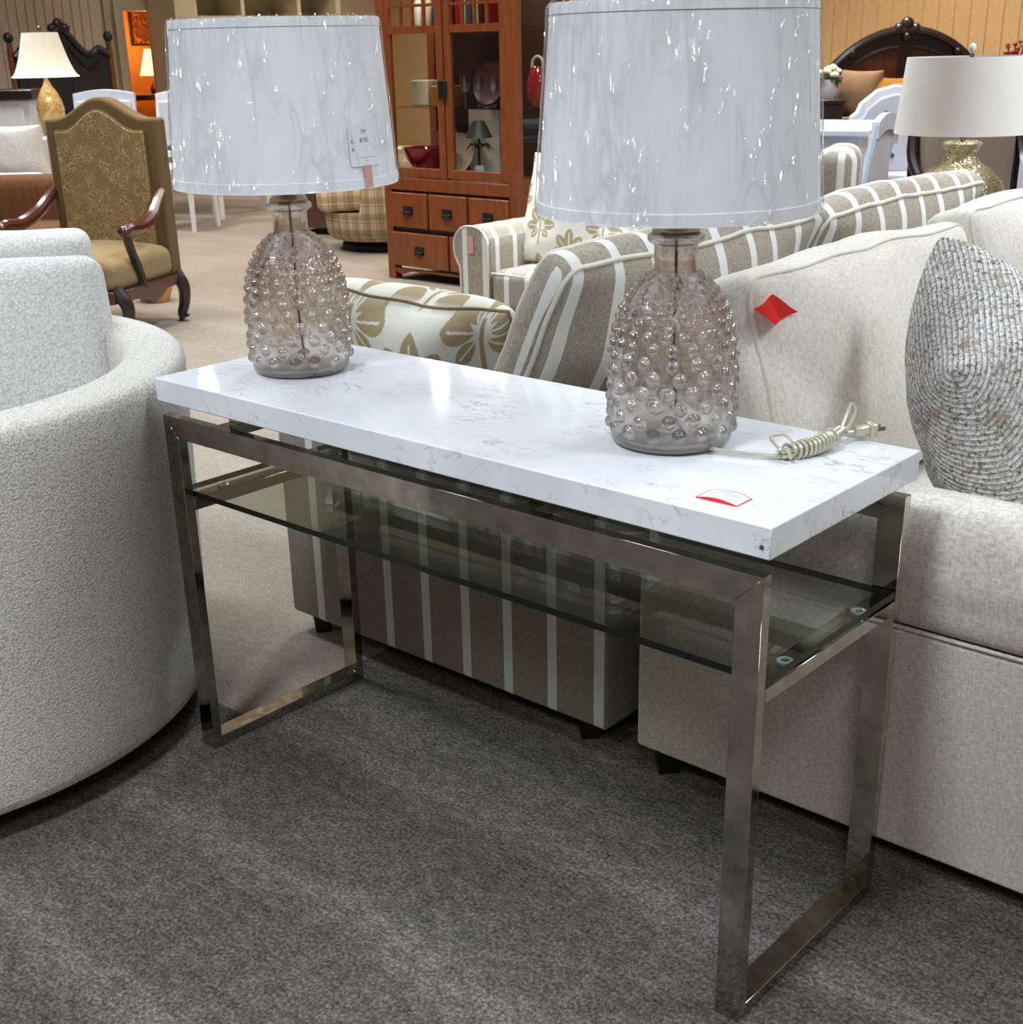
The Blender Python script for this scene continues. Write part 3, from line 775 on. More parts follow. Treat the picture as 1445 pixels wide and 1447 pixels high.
for k, (x0, x1, y0) in enumerate(((-.020, .006, .011), (-.018, .022, .007), (-.022, .004, .002), (.008, .020, .002), (.010, .022, -.011))):
    x = x0
    while x < x1:
        w = random.uniform(.0012, .004)
        sc.grid(lambda i, j: (x + w * i, y0 + .0013 * j, cardz(x + w * i) + .0003), 2, 1); x += w + .0012
sc.build('writing', 'blueink', card, smooth=False)

# ------------------------------------------------------------------ cream boucle swivel chair
BC = Vector((-.612, -.338, 0))
bc = thing('swivel_chair', 'round cream boucle barrel chair touching the left end of the console table', 'chair', BC)
def shellr(a, z):
    f = max(0, min(1, (z - .06) / .69)); return .660 + .024 * f ** .8
def barrel():
    mb = MB(); n = 120; rows = []
    H = .755; th = .125
    prof = []
    for k in range(9): z = .065 + (H - .085) * k / 8; prof.append((0, z))
    ring = []
    def pt(a, kind, q):
        if kind == 'o': return shellr(a, q), q
    P = [(shellr(0, .06) - .012, .055), (shellr(0, .07) - .003, .062)] + [(shellr(0, z), z) for z in np.linspace(.08, H - .03, 12)]
    ro = shellr(0, H)
    P += [(ro - .004, H - .014), (ro - .014, H - .004), (ro - .03, H), (ro - th + .03, H + .002), (ro - th + .01, H - .006), (ro - th, H - .02), (ro - th - .006, H - .1), (ro - th - .01, .45), (ro - th - .01, .40), (.0, .40)]
    P = [(0, .055)] + P
    return mb.lathe(P, 128, caps=False)
barrel().build('upholstered_shell', 'boucle', bc, ang=70)
rounded(.50, .50, .075, .06, 10).map(lambda v: Vector((v.x * (1 - .12 * abs(v.y) / .38), v.y * (1 - .12 * abs(v.x) / .38), v.z + .47))).build('seat_cushion', 'boucle', bc)
MB().lathe([(0, 0), (.52, 0), (.52, .03), (.30, .03), (.30, .054), (0, .054)], 64, caps=False).build('swivel_base', 'dark', bc)
# two loose back pillows
def knife(name, label, cat, c, e1, e2, a, b, t, mat, pw=.42, curve=.06, wob=.01, seed=0, piping=None, pr=.004, group=None, n=36, at=None, attr=False, uvs=None):
    c = Vector(c); th = thing(name, label, cat, c, 0, group)
    fn = pillow_pts(a, b, t, pw, curve, wob, seed); place = frame_place((0, 0, 0), e1, e2)
    pillow(MB(), fn, place, n, at, uvs).build('pillow_cover', mat, th, ang=80, weld=True, attr=attr, uv=uvs is not None)
    if piping: MB().tube(seam_path(fn, place), pr, 8, True).build('piping', piping, th)
    return th
def boxp(name, label, cat, c, rot, t, w, h, bulge, mat, r=.05, seed=0, group=None, welts=None, wr=.005, wob=.012, btop=.015, sides=(-1, 1), pull=0, n=14):
    th = thing(name, label, cat, c, 0, group); rm = rot
    body, ring = boxed_cushion(t, w, h, bulge, r, wob=wob, seed=seed, btop=btop, pull=pull, n=n)
    ob = body.build('cushion_cover', mat, th, ang=70); 
    th.rotation_euler = rot.to_euler()
    if welts:
        for s in sides: MB().tube(ring(s), wr, 8, True).build('welt', welts, th)
    return th
vdir = Vector((1.886, -1.53, 0)).normalized()
def rotm(nrm_angle, lean):
    """x axis = outward normal at azimuth, leaned back by lean"""
    return Matrix.Rotation(nrm_angle, 3, 'Z') @ Matrix.Rotation(lean, 3, 'Y')
boxp('throw_pillow', 'large fluffy cream pillow leaning inside the near rim of the boucle chair', 'pillow', (-.720, .005, .705), rotm(math.radians(-42), math.radians(-14)) @ Matrix.Rotation(math.radians(4), 3, 'X'), .10, .62, .38, .045, 'boucle_pillow', .040, 2, 'cream pillows in the barrel chair', btop=.006)
boxp('throw_pillow', 'second cream pillow, just its top edge showing behind the large fluffy one', 'pillow', (-1.06, .22, .72), rotm(math.radians(-42), math.radians(4)), .12, .56, .40, .03, 'boucle_pillow', .035, 5, 'cream pillows in the barrel chair', btop=.006)

# ------------------------------------------------------------------ cream sofa (its arm faces the table)
SY = .484
cs = thing('sofa', 'cream linen sofa whose rolled arm stands behind the right end of the console table', 'sofa', (1.25, SY, 0))
def rel(mb, o): l = o.location; mb.v = [(v[0] - l[0], v[1] - l[1], v[2] - l[2]) for v in mb.v]; return mb
# arm: outline in (y,z), swept along x
arm = [(SY + .004, .055), (SY + .002, .10), (SY, .30), (SY, .43), (SY + .004, .447)]
rel(MB().prism([(SY + .004, .05), (SY, .06), (SY, .440), (SY + .006, .447), (.618, .447), (.618, .05)], 'x', .752, 1.74), cs).build('arm_panel', 'linen', cs, bevel=.006)
roll = []
for k in range(25):
    a = math.radians(-90 + 250 * k / 24); roll.append(a)
ro = [(SY + .012, .449), (SY - .006, .462), (SY - .016, .50), (SY - .018, .54), (SY - .014, .58), (SY - .002, .620), (SY + .018, .645), (SY + .05, .657), (SY + .085, .656), (SY + .115, .640), (SY + .132, .61), (SY + .136, .57), (SY + .136, .449)]
def sweep_x(out, x0, x1, n=16, wob=.003):
    mb = MB(); m = len(out); V = []
    for i in range(n + 1):
        x = x0 + (x1 - x0) * i / n
        for k, (a, b) in enumerate(out): V.append((x, a + wob * noise.noise(Vector((x * 4, k * .5, 1))), b + wob * noise.noise(Vector((x * 3, k * .4, 7)))))
    F = [(i * m + k, (i + 1) * m + k, (i + 1) * m + (k + 1) % m, i * m + (k + 1) % m) for i in range(n) for k in range(m)]
    F += [tuple(range(m)), tuple(reversed(range(n * m, n * m + m)))]
    return mb.add(V, F)
def densify(o, n=3):
    P = [Vector((a, b, 0)) for a, b in o]; q = smooth_path(P, n); return [(v.x, v.y) for v in q]
rel(sweep_x(densify(ro), .80, 1.74), cs).build('rolled_arm', 'linen', cs, ang=60)
rel(MB().tube([(x, SY - .001, .448) for x in np.linspace(.76, 1.74, 20)], .0035, 8), cs).build('arm_welt', 'linen', cs)
rel(MB().prism([(.752, .05), (.752, .58), (.76, .595), (.79, .595), (.80, .58), (.80, .05)], 'y', .622, 2.75), cs).build('sofa_back', 'linen', cs, bevel=.012)
rel(B(.862, 1.68, .651, 2.75, .05, .30), cs).build('seat_base', 'linen', cs, bevel=.01)
for k in range(2):
    rel(rounded(.40, .50, .085, .05, 8).map(lambda v: Vector((v.x + 1.29, v.y + 1.175 + k * 1.0, v.z + .39))), cs).build('seat_cushion', 'linen', cs)
for (fx, fy) in ((.80, .52), (1.66, .52), (.80, 2.70), (1.66, 2.70)):
    rel(MB().lathe([(.028, 0), (.036, .055)], 4, (fx, fy)), cs).build('foot', 'black', cs)
def rotlean(lean): return Matrix.Rotation(lean, 3, 'Y')
g_ = 'cream back cushions of the sofa'
boxp('sofa_cushion', 'cream sofa back cushion with the red tag, nearest the table', 'cushion', (.862, 1.085, .700), rotlean(math.radians(-15)), .12, .90, .46, .06, 'linen_light', .035, 11, g_, 'welt', .0045, .022, .02, n=20)
boxp('sofa_cushion', 'plain cream sofa back cushion beyond the tagged one, cut by right picture edge', 'cushion', (.862, 2.00, .715), rotlean(math.radians(-15)), .12, .92, .48, .06, 'linen_light', .035, 12, g_, 'welt', .0045, .022, .02, n=20)
# red tag pinned to the near corner of the cushion
rt = thing('price_tag', 'bright red paper tag hanging on the cream back cushion', 'tag', (.955, .60, .902))
TGC = [Vector(p) for p in ((.897, .590, .893), (.897, .658, .908), (.903, .728, .868), (.906, .646, .859))]
tcn = sum(TGC, Vector()) / 4
def rtp(i, j):
    p = TGC[0].lerp(TGC[1], i).lerp(TGC[3].lerp(TGC[2], i), j) - tcn
    return p + Vector((.004 * math.sin(i * 5 + j * 2), .0, .001 * math.sin(j * 6)))
rt.location = tcn
MB().grid(rtp, 12, 10).build('tag_paper', 'red', rt)

# tweed pillow
A = Vector((1.222, .672, .822)); AB = Vector((-.150, .235, .165)); AC = Vector((.255, -.01, -.36))
tc_ = A + AB / 2 + AC / 2
tw = thing('throw_pillow', 'grey and white tweed throw pillow behind the cream rolled arm', 'pillow', tc_)
def tweed_fn(u, v, s):
    p = AB * (u / 2) + AC * (v / 2)
    nrm = AC.cross(AB).normalized()
    q = 1 - .10 * (1 - v * v) * abs(u); w = 1 - .08 * (1 - u * u) * abs(v)
    p = AB * (u / 2 * q) + AC * (v / 2 * w)
    k = max(0, 1 - u * u) ** .38 * max(0, 1 - v * v) ** .38
    p += nrm * (s * .155 * k + .014 * k * noise.noise(Vector((u * 2.5, v * 2.5, s * 2.0))))
    return p
_arc = {}
def tweed_uv(u, v, s):
    k = (round(u, 5), s)
    if k not in _arc:
        vv = [-math.cos(PI * i / 60) for i in range(61)]; P = [tweed_fn(u, a, s) for a in vv]; acc = [0]
        for i in range(60): acc.append(acc[-1] + (P[i + 1] - P[i]).length)
        _arc[k] = (vv, acc)
    vv, acc = _arc[k]
    return (u * .2, s * float(np.interp(v, vv, acc)))
pillow(MB(), tweed_fn, lambda p: p, 44, uvs=tweed_uv).build('pillow_cover', 'tweed', tw, ang=80, weld=True, uv=True)

# ------------------------------------------------------------------ striped sofa (back to back with the cream one)
ss = thing('sofa', 'beige and white striped sofa whose side panel shows beneath the marble table', 'sofa', (.2, SY, 0))
pm = rel(MB().prism([(SY + .006, .05), (SY, .06), (SY, .58), (SY + .02, .63), (.60, .66), (.635, .62), (.635, .05)], 'x', -.278, .674), ss)
# keep stripe coordinates in world x by moving the mesh origin
def shiftx(mb, dx): mb.v = [(v[0] + dx, v[1], v[2]) for v in mb.v]; return mb
def sub(mb, name, mat, parent, **k):
    """part whose own origin sits at the world origin offset so that patterns line up"""
    return mb.build(name, mat, parent, **k)
ap = pm.build('arm_panel', striped('striped_panel_shaded_local', dim(STB, .82), STW, 'X', .118, .024, .068 - .2), ss, bevel=.008)  # shade under the table is put into the dimmed base colour
rel(MB().tube([(-.272, SY + .004, z) for z in np.linspace(.06, .6, 8)], .0035, 8), ss).build('front_welt', 'welt', ss)
rel(MB().tube([(.655, SY + .004, z) for z in np.linspace(.06, .6, 8)], .0035, 8), ss).build('back_welt', 'welt', ss)
rel(B(.55, .655, .636, 2.75, .05, .66), ss).build('sofa_back', MT['stripe_arm'], ss, bevel=.015)
rel(B(-.25, .548, .636, 2.75, .05, .28), ss).build('seat_base', MT['stripe_arm'], ss, bevel=.01)
for k in range(2):
    rel(rounded(.40, .50, .08, .04, 8).map(lambda v: Vector((v.x + .10, v.y + 1.16 + k * 1.01, v.z + .365))), ss).build('seat_cushion', MT['stripe_arm'], ss)
rel(MB().prism([(2.752, .05), (2.752, .62), (2.78, .66), (2.87, .66), (2.90, .62), (2.90, .05)], 'x', -.25, .66), ss).build('arm_panel', MT['stripe_panel_shaded'], ss, bevel=.01)
for (fx, fy) in ((-.22, .53), (.60, .53), (-.22, 2.85), (.60, 2.85)):
    rel(MB().lathe([(.026, 0), (.032, .055)], 4, (fx, fy)), ss).build('foot', 'black', ss)
g_ = 'striped back cushions of the sofa'
rl = Matrix.Rotation(math.radians(24), 3, 'Y')
boxp('sofa_cushion', 'striped back cushion directly behind the right glass lamp', 'cushion', (.335, 1.12, .715), rl, .09, .98, .48, .095, 'stripe_cush', .04, 21, g_, 'welt', .0055, .02, .02, n=20)
boxp('sofa_cushion', 'farther striped back cushion, in front of the gold mosaic lamp', 'cushion', (.335, 2.12, .715), rl, .09, .98, .48, .095, 'stripe_cush', .04, 23, g_, 'welt', .0055, .02, .02, n=20)

# leaf printed pillows
def leafpat(px, py, cell=(.195, .25), scale=1.0):
    """1 inside a printed leaf; sprigs of seven leaves fanned on a stem"""
    best = 0.0
    ci = math.floor(px / cell[0]);
    for di in (-1, 0, 1):
        col = ci + di; cj = math.floor((py - (.5 * cell[1] if col % 2 else 0)) / cell[1])
        for dj in (-1, 0, 1):
            cx = (col + .5) * cell[0]; cy = (cj + dj + .2) * cell[1] + (.5 * cell[1] if col % 2 else 0)
            x = px - cx; y = py - cy
            for an, L in ((90, .110), (47, .104), (133, .104), (4, .092), (176, .092), (-42, .070), (222, .070)):
                a = math.radians(an); L *= scale
                lx = x * math.cos(a) + y * math.sin(a) - .020 * scale; ly = -x * math.sin(a) + y * math.cos(a)
                q = (lx - L / 2) / (L / 2)
                if abs(q) < 1 and abs(ly) < .27 * L * (1 - q * q) ** .85 * (1 + .22 * q):
                    return 0.0 if (abs(ly) < .0023 and -.98 < q < .62) else 1.0
            if abs(x) < .005 * scale and -.10 * scale < y < .022 * scale: return 1.0
    return best
LP1 = .60; LP2 = .50
knife('throw_pillow', 'leaf print pillow between the two glass lamps, leaning over the striped sofa arm', 'pillow', (-.015, .780, .625), (1, .03, -.02), (.0, -.55, .83), LP1, .46, .27, 'leafprint', .40, .10, .012, 4, 'tanseat', .004, 'leaf print pillows', 220, lambda u, v, s: leafpat(u * LP1 / 2 + .045, v * .23 - .03 + (.1 if s < 0 else 0)), True)

# ------------------------------------------------------------------ striped armchair facing the aisle
ac = thing('armchair', 'beige and white striped armchair in front of the cherry cabinet', 'chair', (-1.44, 2.85, 0))
AO = ac.location
def armprof(x0, sgn):
    # rolled arm front outline in (x,z)
    o = []
    xs = [(0, .12), (0, .40), (-.012, .44), (-.03, .475), (-.035, .52), (-.02, .565), (.02, .595), (.07, .602), (.12, .592), (.15, .56), (.16, .51), (.16, .12)]
    return [(x0 + sgn * a, b) for a, b in xs]
for x0, sgn in ((-1.90, 1), (-.98, -1)):
    o = densify(armprof(x0, sgn), 3)
    mb = MB().prism(o if sgn < 0 else o[::-1], 'y', 2.83, 3.55)
    rel(mb, ac).build('rolled_arm', MT['stripe_arm'], ac, bevel=.01, ang=50)
    fp = MB().prism(o if sgn < 0 else o[::-1], 'y', 2.815, 2.83)
    rel(fp, ac).build('arm_front', MT['stripe_chair'], ac, bevel=.004, ang=50)
    rel(MB().tube([(a, 2.815, b) for a, b in o], .0045, 6), ac).build('welt', 'welt', ac)
rel(B(-1.74, -1.14, 2.86, 3.4, .12, .25), ac).build('seat_base', MT['stripe_chair'], ac, bevel=.01)
rel(rounded(.298, .30, .085, .04, 8).map(lambda v: Vector((v.x - 1.44, v.y + 3.12, v.z + .34 + .01 * (1 - (v.x / .3) ** 2)))), ac).build('seat_cushion', MT['stripe_chair'], ac)
rel(MB().tube([(-1.73 + .58 * k / 10, 2.828, .412) for k in range(11)], .0045, 6), ac).build('cushion_welt', 'welt', ac)
rel(MB().prism([(3.40, .12), (3.44, .80), (3.47, .84), (3.56, .83), (3.60, .78), (3.60, .12)], 'x', -1.80, -1.08), ac).build('chair_back', MT['stripe_chair'], ac, bevel=.03, seg=3)
for fx in (-1.86, -1.02):
    for fy in (2.88, 3.5): rel(MB().lathe([(.022, 0), (.028, .118)], 8, (fx, fy)), ac).build('foot', 'black', ac)
rel(B(-1.845, -1.815, 2.808, 2.813, .49, .56), ac).build('swing_tag', 'pink', ac, label='small pink and white tag on the arm front')
knife('throw_pillow', 'leaf print pillow standing on the striped armchair seat', 'pillow', (-1.49, 3.13, .655), (1, 0, 0), (0, .30, .95), .60, .46, .14, 'leafprint', .40, .05, .006, 9, 'welt', .004, 'leaf print pillows', 150, lambda u, v, s: leafpat((u * .29 + .07), v * .22 + .02, (.17, .21), .78), True)
# ottoman / striped seat back seen right of the big shade
st = thing('armchair', 'striped chair back just right of the right lampshade, behind the striped cushions', 'chair', (-.42, 3.37, 0), math.radians(20))
rounded(.075, .13, .24, .06, 8).map(lambda v: Vector((v.x, v.y, v.z + .70))).build('chair_back', MT['stripe_cush'], st)
rounded(.25, .24, .12, .05, 6).map(lambda v: Vector((v.x - .25, v.y, v.z + .36))).build('seat_cushion', MT['stripe_cush'], st)
B(-.50, .06, -.24, .24, .06, .24).build('seat_base', MT['stripe_cush'], st, bevel=.02)
for fx in (-.46, .02):
    for fy in (-.2, .2): MB().lathe([(.02, 0), (.025, .06)], 8, (fx, fy)).build('foot', 'black', st)

# ------------------------------------------------------------------ cherry display cabinet
cx0, cx1, cy0, cy1 = -3.88, -2.82, 4.25, 4.72
cb = thing('display_cabinet', 'cherry wood display cabinet with glass doors and black drawer pulls', 'cabinet', ((cx0 + cx1) / 2, cy0, 0))
def cp_(mb, name, mat, parent=None, **k): return rel(mb, cb).build(name, mat, parent or cb, **k)
for (a, b) in ((cx0, cx0 + .06), (cx1 - .06, cx1)):
    cp_(B(a, b, cy0, cy0 + .06, 0, 2.05), 'corner_post', 'cherry', bevel=.004)
    cp_(B(a, b, cy1 - .06, cy1, 0, 2.05), 'corner_post', 'cherry', bevel=.004)
cp_(B(cx0 + .06, cx1 - .06, cy0 + .02, cy1, .08, .53), 'carcass', 'cherry_dark')
cp_(B(cx0 + .06, cx1 - .06, cy1 - .02, cy1, .60, 2.0), 'back_panel', 'cherry_dark')
cp_(B(cx0 - .02, cx1 + .02, cy0 - .02, cy1, 2.05, 2.12), 'cornice', 'cherry', bevel=.008)
cp_(B(cx0 + .06, cx1 - .06, cy0, cy1, .53, .60), 'waist_rail', 'cherry', bevel=.003)
apn = [(cx0 + .06, .07), (cx1 - .06, .07), (cx1 - .06, .05), (cx1 - .12, .03), (cx1 - .2, .055), (cx0 + .2, .055), (cx0 + .12, .03), (cx0 + .06, .05)]
cp_(MB().prism(apn, 'y', cy0, cy0 + .02), 'apron', 'cherry')
cp_(B(cx1 - .03, cx1 - .005, cy0 + .06, cy1 - .06, .08, .56), 'side_panel', 'cherry')
cp_(B(cx0 + .005, cx0 + .03, cy0 + .06, cy1 - .06, .08, .56), 'side_panel', 'cherry')
for z in (.56, 1.96): 
    cp_(B(cx1 - .04, cx1, cy0 + .06, cy1 - .06, z, z + .06), 'side_rail', 'cherry')
    cp_(B(cx0, cx0 + .04, cy0 + .06, cy1 - .06, z, z + .06), 'side_rail', 'cherry')
cp_(B(cx1 - .025, cx1 - .02, cy0 + .06, cy1 - .06, .62, 1.96), 'side_glass', 'pane', smooth=False)
def drawer(a, b, z0, z1):
    d = cp_(B(a, b, cy0 - .012, cy0 + .02, z0, z1), 'drawer', 'cherry', bevel=.005)
    xm, zm = (a + b) / 2, (z0 + z1) / 2
    h = cp_(MB().box(xm - .038, xm + .038, cy0 - .016, cy0 - .012, zm - .022, zm + .024), 'pull_plate', 'black', d)
    cp_(MB().prism([(xm - .036, zm - .004), (xm + .036, zm - .004), (xm + .03, zm - .026), (xm - .03, zm - .026)], 'y', cy0 - .030, cy0 - .017), 'pull_handle', 'black', d, bevel=.003)
wd = (cx1 - cx0 - .12 - .04) / 3
for k in range(3): drawer(cx0 + .06 + k * (wd + .02), cx0 + .06 + k * (wd + .02) + wd, .315, .515)
wd2 = (cx1 - cx0 - .12 - .02) / 2
for k in range(2): drawer(cx0 + .06 + k * (wd2 + .02), cx0 + .06 + k * (wd2 + .02) + wd2, .085, .285)
dw = (cx1 - cx0 - .12 - .012) / 2
for k in range(2):
    a = cx0 + .06 + k * (dw + .012); b = a + dw
    fr = cp_(MB().box(a, a + .05, cy0, cy0 + .025, .61, 2.03).box(b - .05, b, cy0, cy0 + .025, .61, 2.03).box(a + .05, b - .05, cy0, cy0 + .025, .61, .66).box(a + .05, b - .05, cy0, cy0 + .025, 1.98, 2.03), 'door', 'cherry', bevel=.003)
    cp_(B(a + .05, b - .05, cy0, cy0 + .022, 1.385, 1.425), 'door_rail', 'cherry', fr)
    for q in range(1, 4):
        xx = a + .05 + (dw - .1) * q / 4; cp_(B(xx - .008, xx + .008, cy0 + .002, cy0 + .020, 1.425, 1.98), 'lattice_bar', 'cherry', fr)
    for z in (1.53, 1.75): cp_(B(a + .05, b - .05, cy0 + .004, cy0 + .019, z - .008, z + .008), 'lattice_bar', 'cherry', fr)
    cp_(B(a + .05, b - .05, cy0 + .010, cy0 + .013, .66, 1.98), 'door_pane', 'pane', fr, smooth=False)
    xh = (b - .012) if k == 0 else (a + .012)
    if k == 0: cp_(MB().box(b - .03, b + .03, cy0 - .014, cy0 - .001, 1.04, 1.14), 'door_latch', 'black', fr, bevel=.004)
cp_(B(cx0 + .06 + dw, cx0 + .06 + dw + .012, cy0 + .01, cy0 + .03, .60, 2.04), 'center_seam', 'cherry_dark')
for z in (.985, 1.405):
    cp_(B(cx0 + .04, cx1 - .04, cy0 + .05, cy1 - .03, z, z + .008), 'shelf', 'pane', smooth=False)
cl_ = bpy.data.lights.new('cabinet_fill', 'AREA'); cl_.shape = 'RECTANGLE'; cl_.size = .7; cl_.size_y = .06; cl_.energy = 7; cl_.color = (1, .93, .84)  # unseen fill light, added to brighten the cabinet interior
clo = bpy.data.objects.new('cabinet_fill', cl_); clo.location = ((cx0 + cx1) / 2, cy0 + .10, 1.99); C.objects.link(clo)
# things inside the cabinet
ci = lambda f: cx0 + .06 + f * (cx1 - cx0 - .12)
def place_plate(f, z, r, mat, label, yy=4.62, tilt=.25, grp=None):
    t = thing('plate', label, 'plate', (ci(f), yy, z), 0, grp)
    pm_ = MB().lathe([(0, .004), (r * .6, .004), (r, .022), (r, .026), (r * .6, .010), (0, .010)], 32, caps=False)
    rt_ = Matrix.Rotation(PI / 2 - tilt, 3, 'X')
    pm_.map(lambda v: rt_ @ v + Vector((0, 0, r * math.cos(tilt)))); pm_.build('plate_disc', mat, t)
    return t
pm1 = place_plate(.13, .60, .135, 'mauve', 'mauve plate standing behind the red bowl, lowest cabinet shelf', 4.63)
rbw = tag(MB().lathe([(0, 0), (.05, 0), (.06, .01), (.13, .10), (.15, .16), (.145, .16), (.12, .10), (.05, .02), (0, .02)], 32, caps=False).map(lambda v: v + Vector((ci(.15), 4.43, .602))).build('glass_bowl', 'redglass'), 'red glass bowl behind the lower left cabinet pane', 'bowl')
wbd = tag(B(ci(.27), ci(.53), 4.675, 4.695, .601, .965).build('white_board', 'white_board', bevel=.003), 'tall white board behind the little palm lamp in the cabinet', 'board')
place_plate(.285, .60, .12, 'tan_plate', 'tan plate leaning before the white board in the cabinet', 4.59)
pl_ = thing('palm_lamp', 'small bronze palm tree lamp with dark shade inside the cabinet', 'lamp', (ci(.585), 4.44, .601))
MB().lathe([(0, 0), (.028, 0), (.032, .05), (.024, .07), (0, .07)], 16, caps=False).build('lamp_base', 'pot', pl_)
MB().tube([(0, 0, .07), (0, 0, .24)], .008, 8).build('trunk', 'palm', pl_)
fr_ = MB()
for k in range(9):
    a = 2 * PI * k / 9
    fr_.tube([(0, 0, .17), (.05 * math.cos(a), .05 * math.sin(a), .19), (.085 * math.cos(a), .085 * math.sin(a), .15)], [.006, .007, .001], 5)
fr_.build('palm_frond', 'palm', pl_)
MB().lathe([(.08, .225), (.035, .315), (.032, .315), (.077, .225), (.08, .225)], 24, caps=False).build('lamp_shade', 'palm', pl_)
gl0 = None
for k in range(7):
    f = .38 + .058 * k
    t = thing('wine_glass', ['leftmost', 'second from left', 'third from left', 'middle', 'third from right', 'second from right', 'rightmost'][k] + ' stemmed wine glass on the middle shelf, right cabinet door', 'glass', (ci(f), 4.42 + .07 * (k % 2), .9945), 0, 'wine glasses on the middle cabinet shelf')
    MB().lathe([(0, 0), (.026, 0), (.026, .003), (.004, .008), (.004, .07), (.022, .09), (.030, .13), (.024, .165), (.022, .165), (.028, .13), (.02, .093), (0, .078)], 20, caps=False).build('glass_bowl', 'wine', t)
place_plate(.52, .993, .12, 'mauve', 'mauve plate standing behind the row of wine glasses', 4.63)
for k in range(9):
    f = .31 + .048 * k; m_ = ['navy', 'white_board', 'mahogany', 'redglass', 'tan_plate'][k % 5]
    h = .17 + .02 * (k % 3)
    o = B(-.016, .016, -.08, .08, 0, h).build('book', m_, bevel=.002); o.location = (ci(f), 4.5, 1.414)
    tag(o, ['navy', 'white', 'brown', 'red', 'tan'][k % 5] + ' spined volume in the upper right cabinet row, number ' + ['one', 'two', 'three', 'four', 'five', 'six', 'seven', 'eight', 'nine'][k] + ' from left', 'book', 'volumes on the upper cabinet shelf')
for k in range(3):
    f = .05 + .08 * k
    o = MB().lathe([(0, 0), (.03, 0), (.036, .02), (.03, .13), (.016, .16), (.016, .2), (0, .2)], 16, caps=False).map(lambda v: v + Vector((ci(f), 4.5, 1.414))).build('vase', ['white_board', 'tan_plate', 'navy'][k])
    tag(o, ['white', 'tan', 'navy'][k] + ' bottle vase behind the left lattice of the cabinet', 'vase', 'vases on the upper cabinet shelf')
for k in range(2):
    o = B(-.068, .068, -.07, .07, 0, .14 - .03 * k).build('box', ['offwhite', 'gold'][k], bevel=.006); o.location = (ci(.10 + .16 * k), 4.50, .994)
    tag(o, ['cream box', 'gold box'][k] + ' on the middle shelf behind the left cabinet door', 'box')
hd = thing('handled_vase', 'red vase with a pale open handle behind the cabinet side glass', 'vase', (ci(.955), 4.56, .993))
MB().lathe([(0, 0), (.035, 0), (.06, .05), (.065, .12), (.045, .19), (.03, .21), (0, .21)], 24, caps=False).build('vase_body', 'redglass', hd)
MB().tube([(.04 * math.cos(a), 0, .215 + .045 * math.sin(a)) for a in np.linspace(-.3, PI + .3, 14)], .008, 8).build('vase_handle', 'offwhite', hd)

# ------------------------------------------------------------------ paisley armchair
pa = thing('armchair', 'tall paisley armchair with arched back and carved dark wooden arms', 'chair', (-4.11, 2.545, 0), math.radians(25))
# local: +x right (seen from front), front = -y
def archz(x, hw, zc, zt): 
    q = abs(x) / hw
    return zc + (zt - zc) * (.5 + .5 * math.cos(PI * min(1, q / .82))) if q < .82 else zc
HW = .322
out = [(-HW, .20)] + [(x, archz(x, HW, 1.015, 1.115)) for x in np.linspace(-HW, HW, 41)] + [(HW, .20)]
MB().prism(out[::-1], 'y', -.055, .05).build('back_border', 'olive', pa, bevel=.018, seg=3, ang=50)
IW = .258
inn = [(-IW, .26)] + [(x, archz(x, IW, .955, 1.055)) for x in np.linspace(-IW, IW, 41)] + [(IW, .26)]
MB().prism(inn[::-1], 'y', -.072, -.05).build('back_panel', 'paisley', pa, bevel=.008, ang=50)
MB().tube([(x, -.062, z) for x, z in inn], .006, 6).build('back_welt', 'olive', pa)
rounded(.335, .29, .075, .05, 8).map(lambda v: Vector((v.x, v.y - .33, v.z + .315 + .03 * (1 - (v.x / .335) ** 2) * (1 if v.z > 0 else 0)))).build('seat', 'tanseat', pa)
for s in (-1, 1):
    rl_ = [(-.60, .25), (-.05, .25), (-.05, .20), (-.16, .195), (-.22, .165), (-.30, .14), (-.36, .17), (-.44, .19), (-.60, .195)]
    MB().prism(rl_, 'x', s * .335 - .018, s * .335 + .018).build('seat_rail', 'mahogany', pa, bevel=.006)
    ap_ = smooth_path([(s * .315, -.06, .665), (s * .32, -.12, .625), (s * .335, -.22, .560), (s * .345, -.34, .527), (s * .35, -.44, .532), (s * .35, -.485, .525)], 6)
    MB().tube(ap_, [.024 + .010 * math.sin(PI * i / (len(ap_) - 1)) for i in range(len(ap_))], 10).build('arm_rest', 'mahogany', pa)
    MB().ball((s * .35, -.49, .520), .036, .036, .033).build('arm_scroll', 'mahogany', pa)
    sp_ = smooth_path([(s * .35, -.485, .51), (s * .348, -.45, .42), (s * .345, -.40, .33), (s * .338, -.36, .24)], 6)
    MB().tube(sp_, .022, 8).build('arm_support', 'espresso', pa)
    for yy, dx in ((-.02, .02), (-.58, .03)):
        lg = smooth_path([(s * .32, yy, .25), (s * (.34 + dx), yy, .18), (s * (.335 + dx), yy, .10), (s * .335, yy, .04), (s * .345, yy, .012)], 5)
        MB().tube(lg, [.036 - .014 * i / (len(lg) - 1) + (.010 if i > len(lg) - 4 else 0) for i in range(len(lg))], 10).build('leg', 'espresso', pa)
MB().prism([(-.33, .25), (.33, .25), (.33, .19), (.18, .18), (.08, .13), (-.08, .13), (-.18, .18), (-.33, .19)], 'y', -.625, -.59).build('front_apron', 'mahogany', pa, bevel=.006)
tag(MB().lathe([(0, 0), (.08, 0), (.10, .06), (.10, .10), (.0, .10)], 20, caps=False).map(lambda v: v + Vector((-4.42, 2.92, 0))).build('clay_pot', 'terracotta'), 'small orange clay pot on the floor beneath the paisley armchair', 'pot')

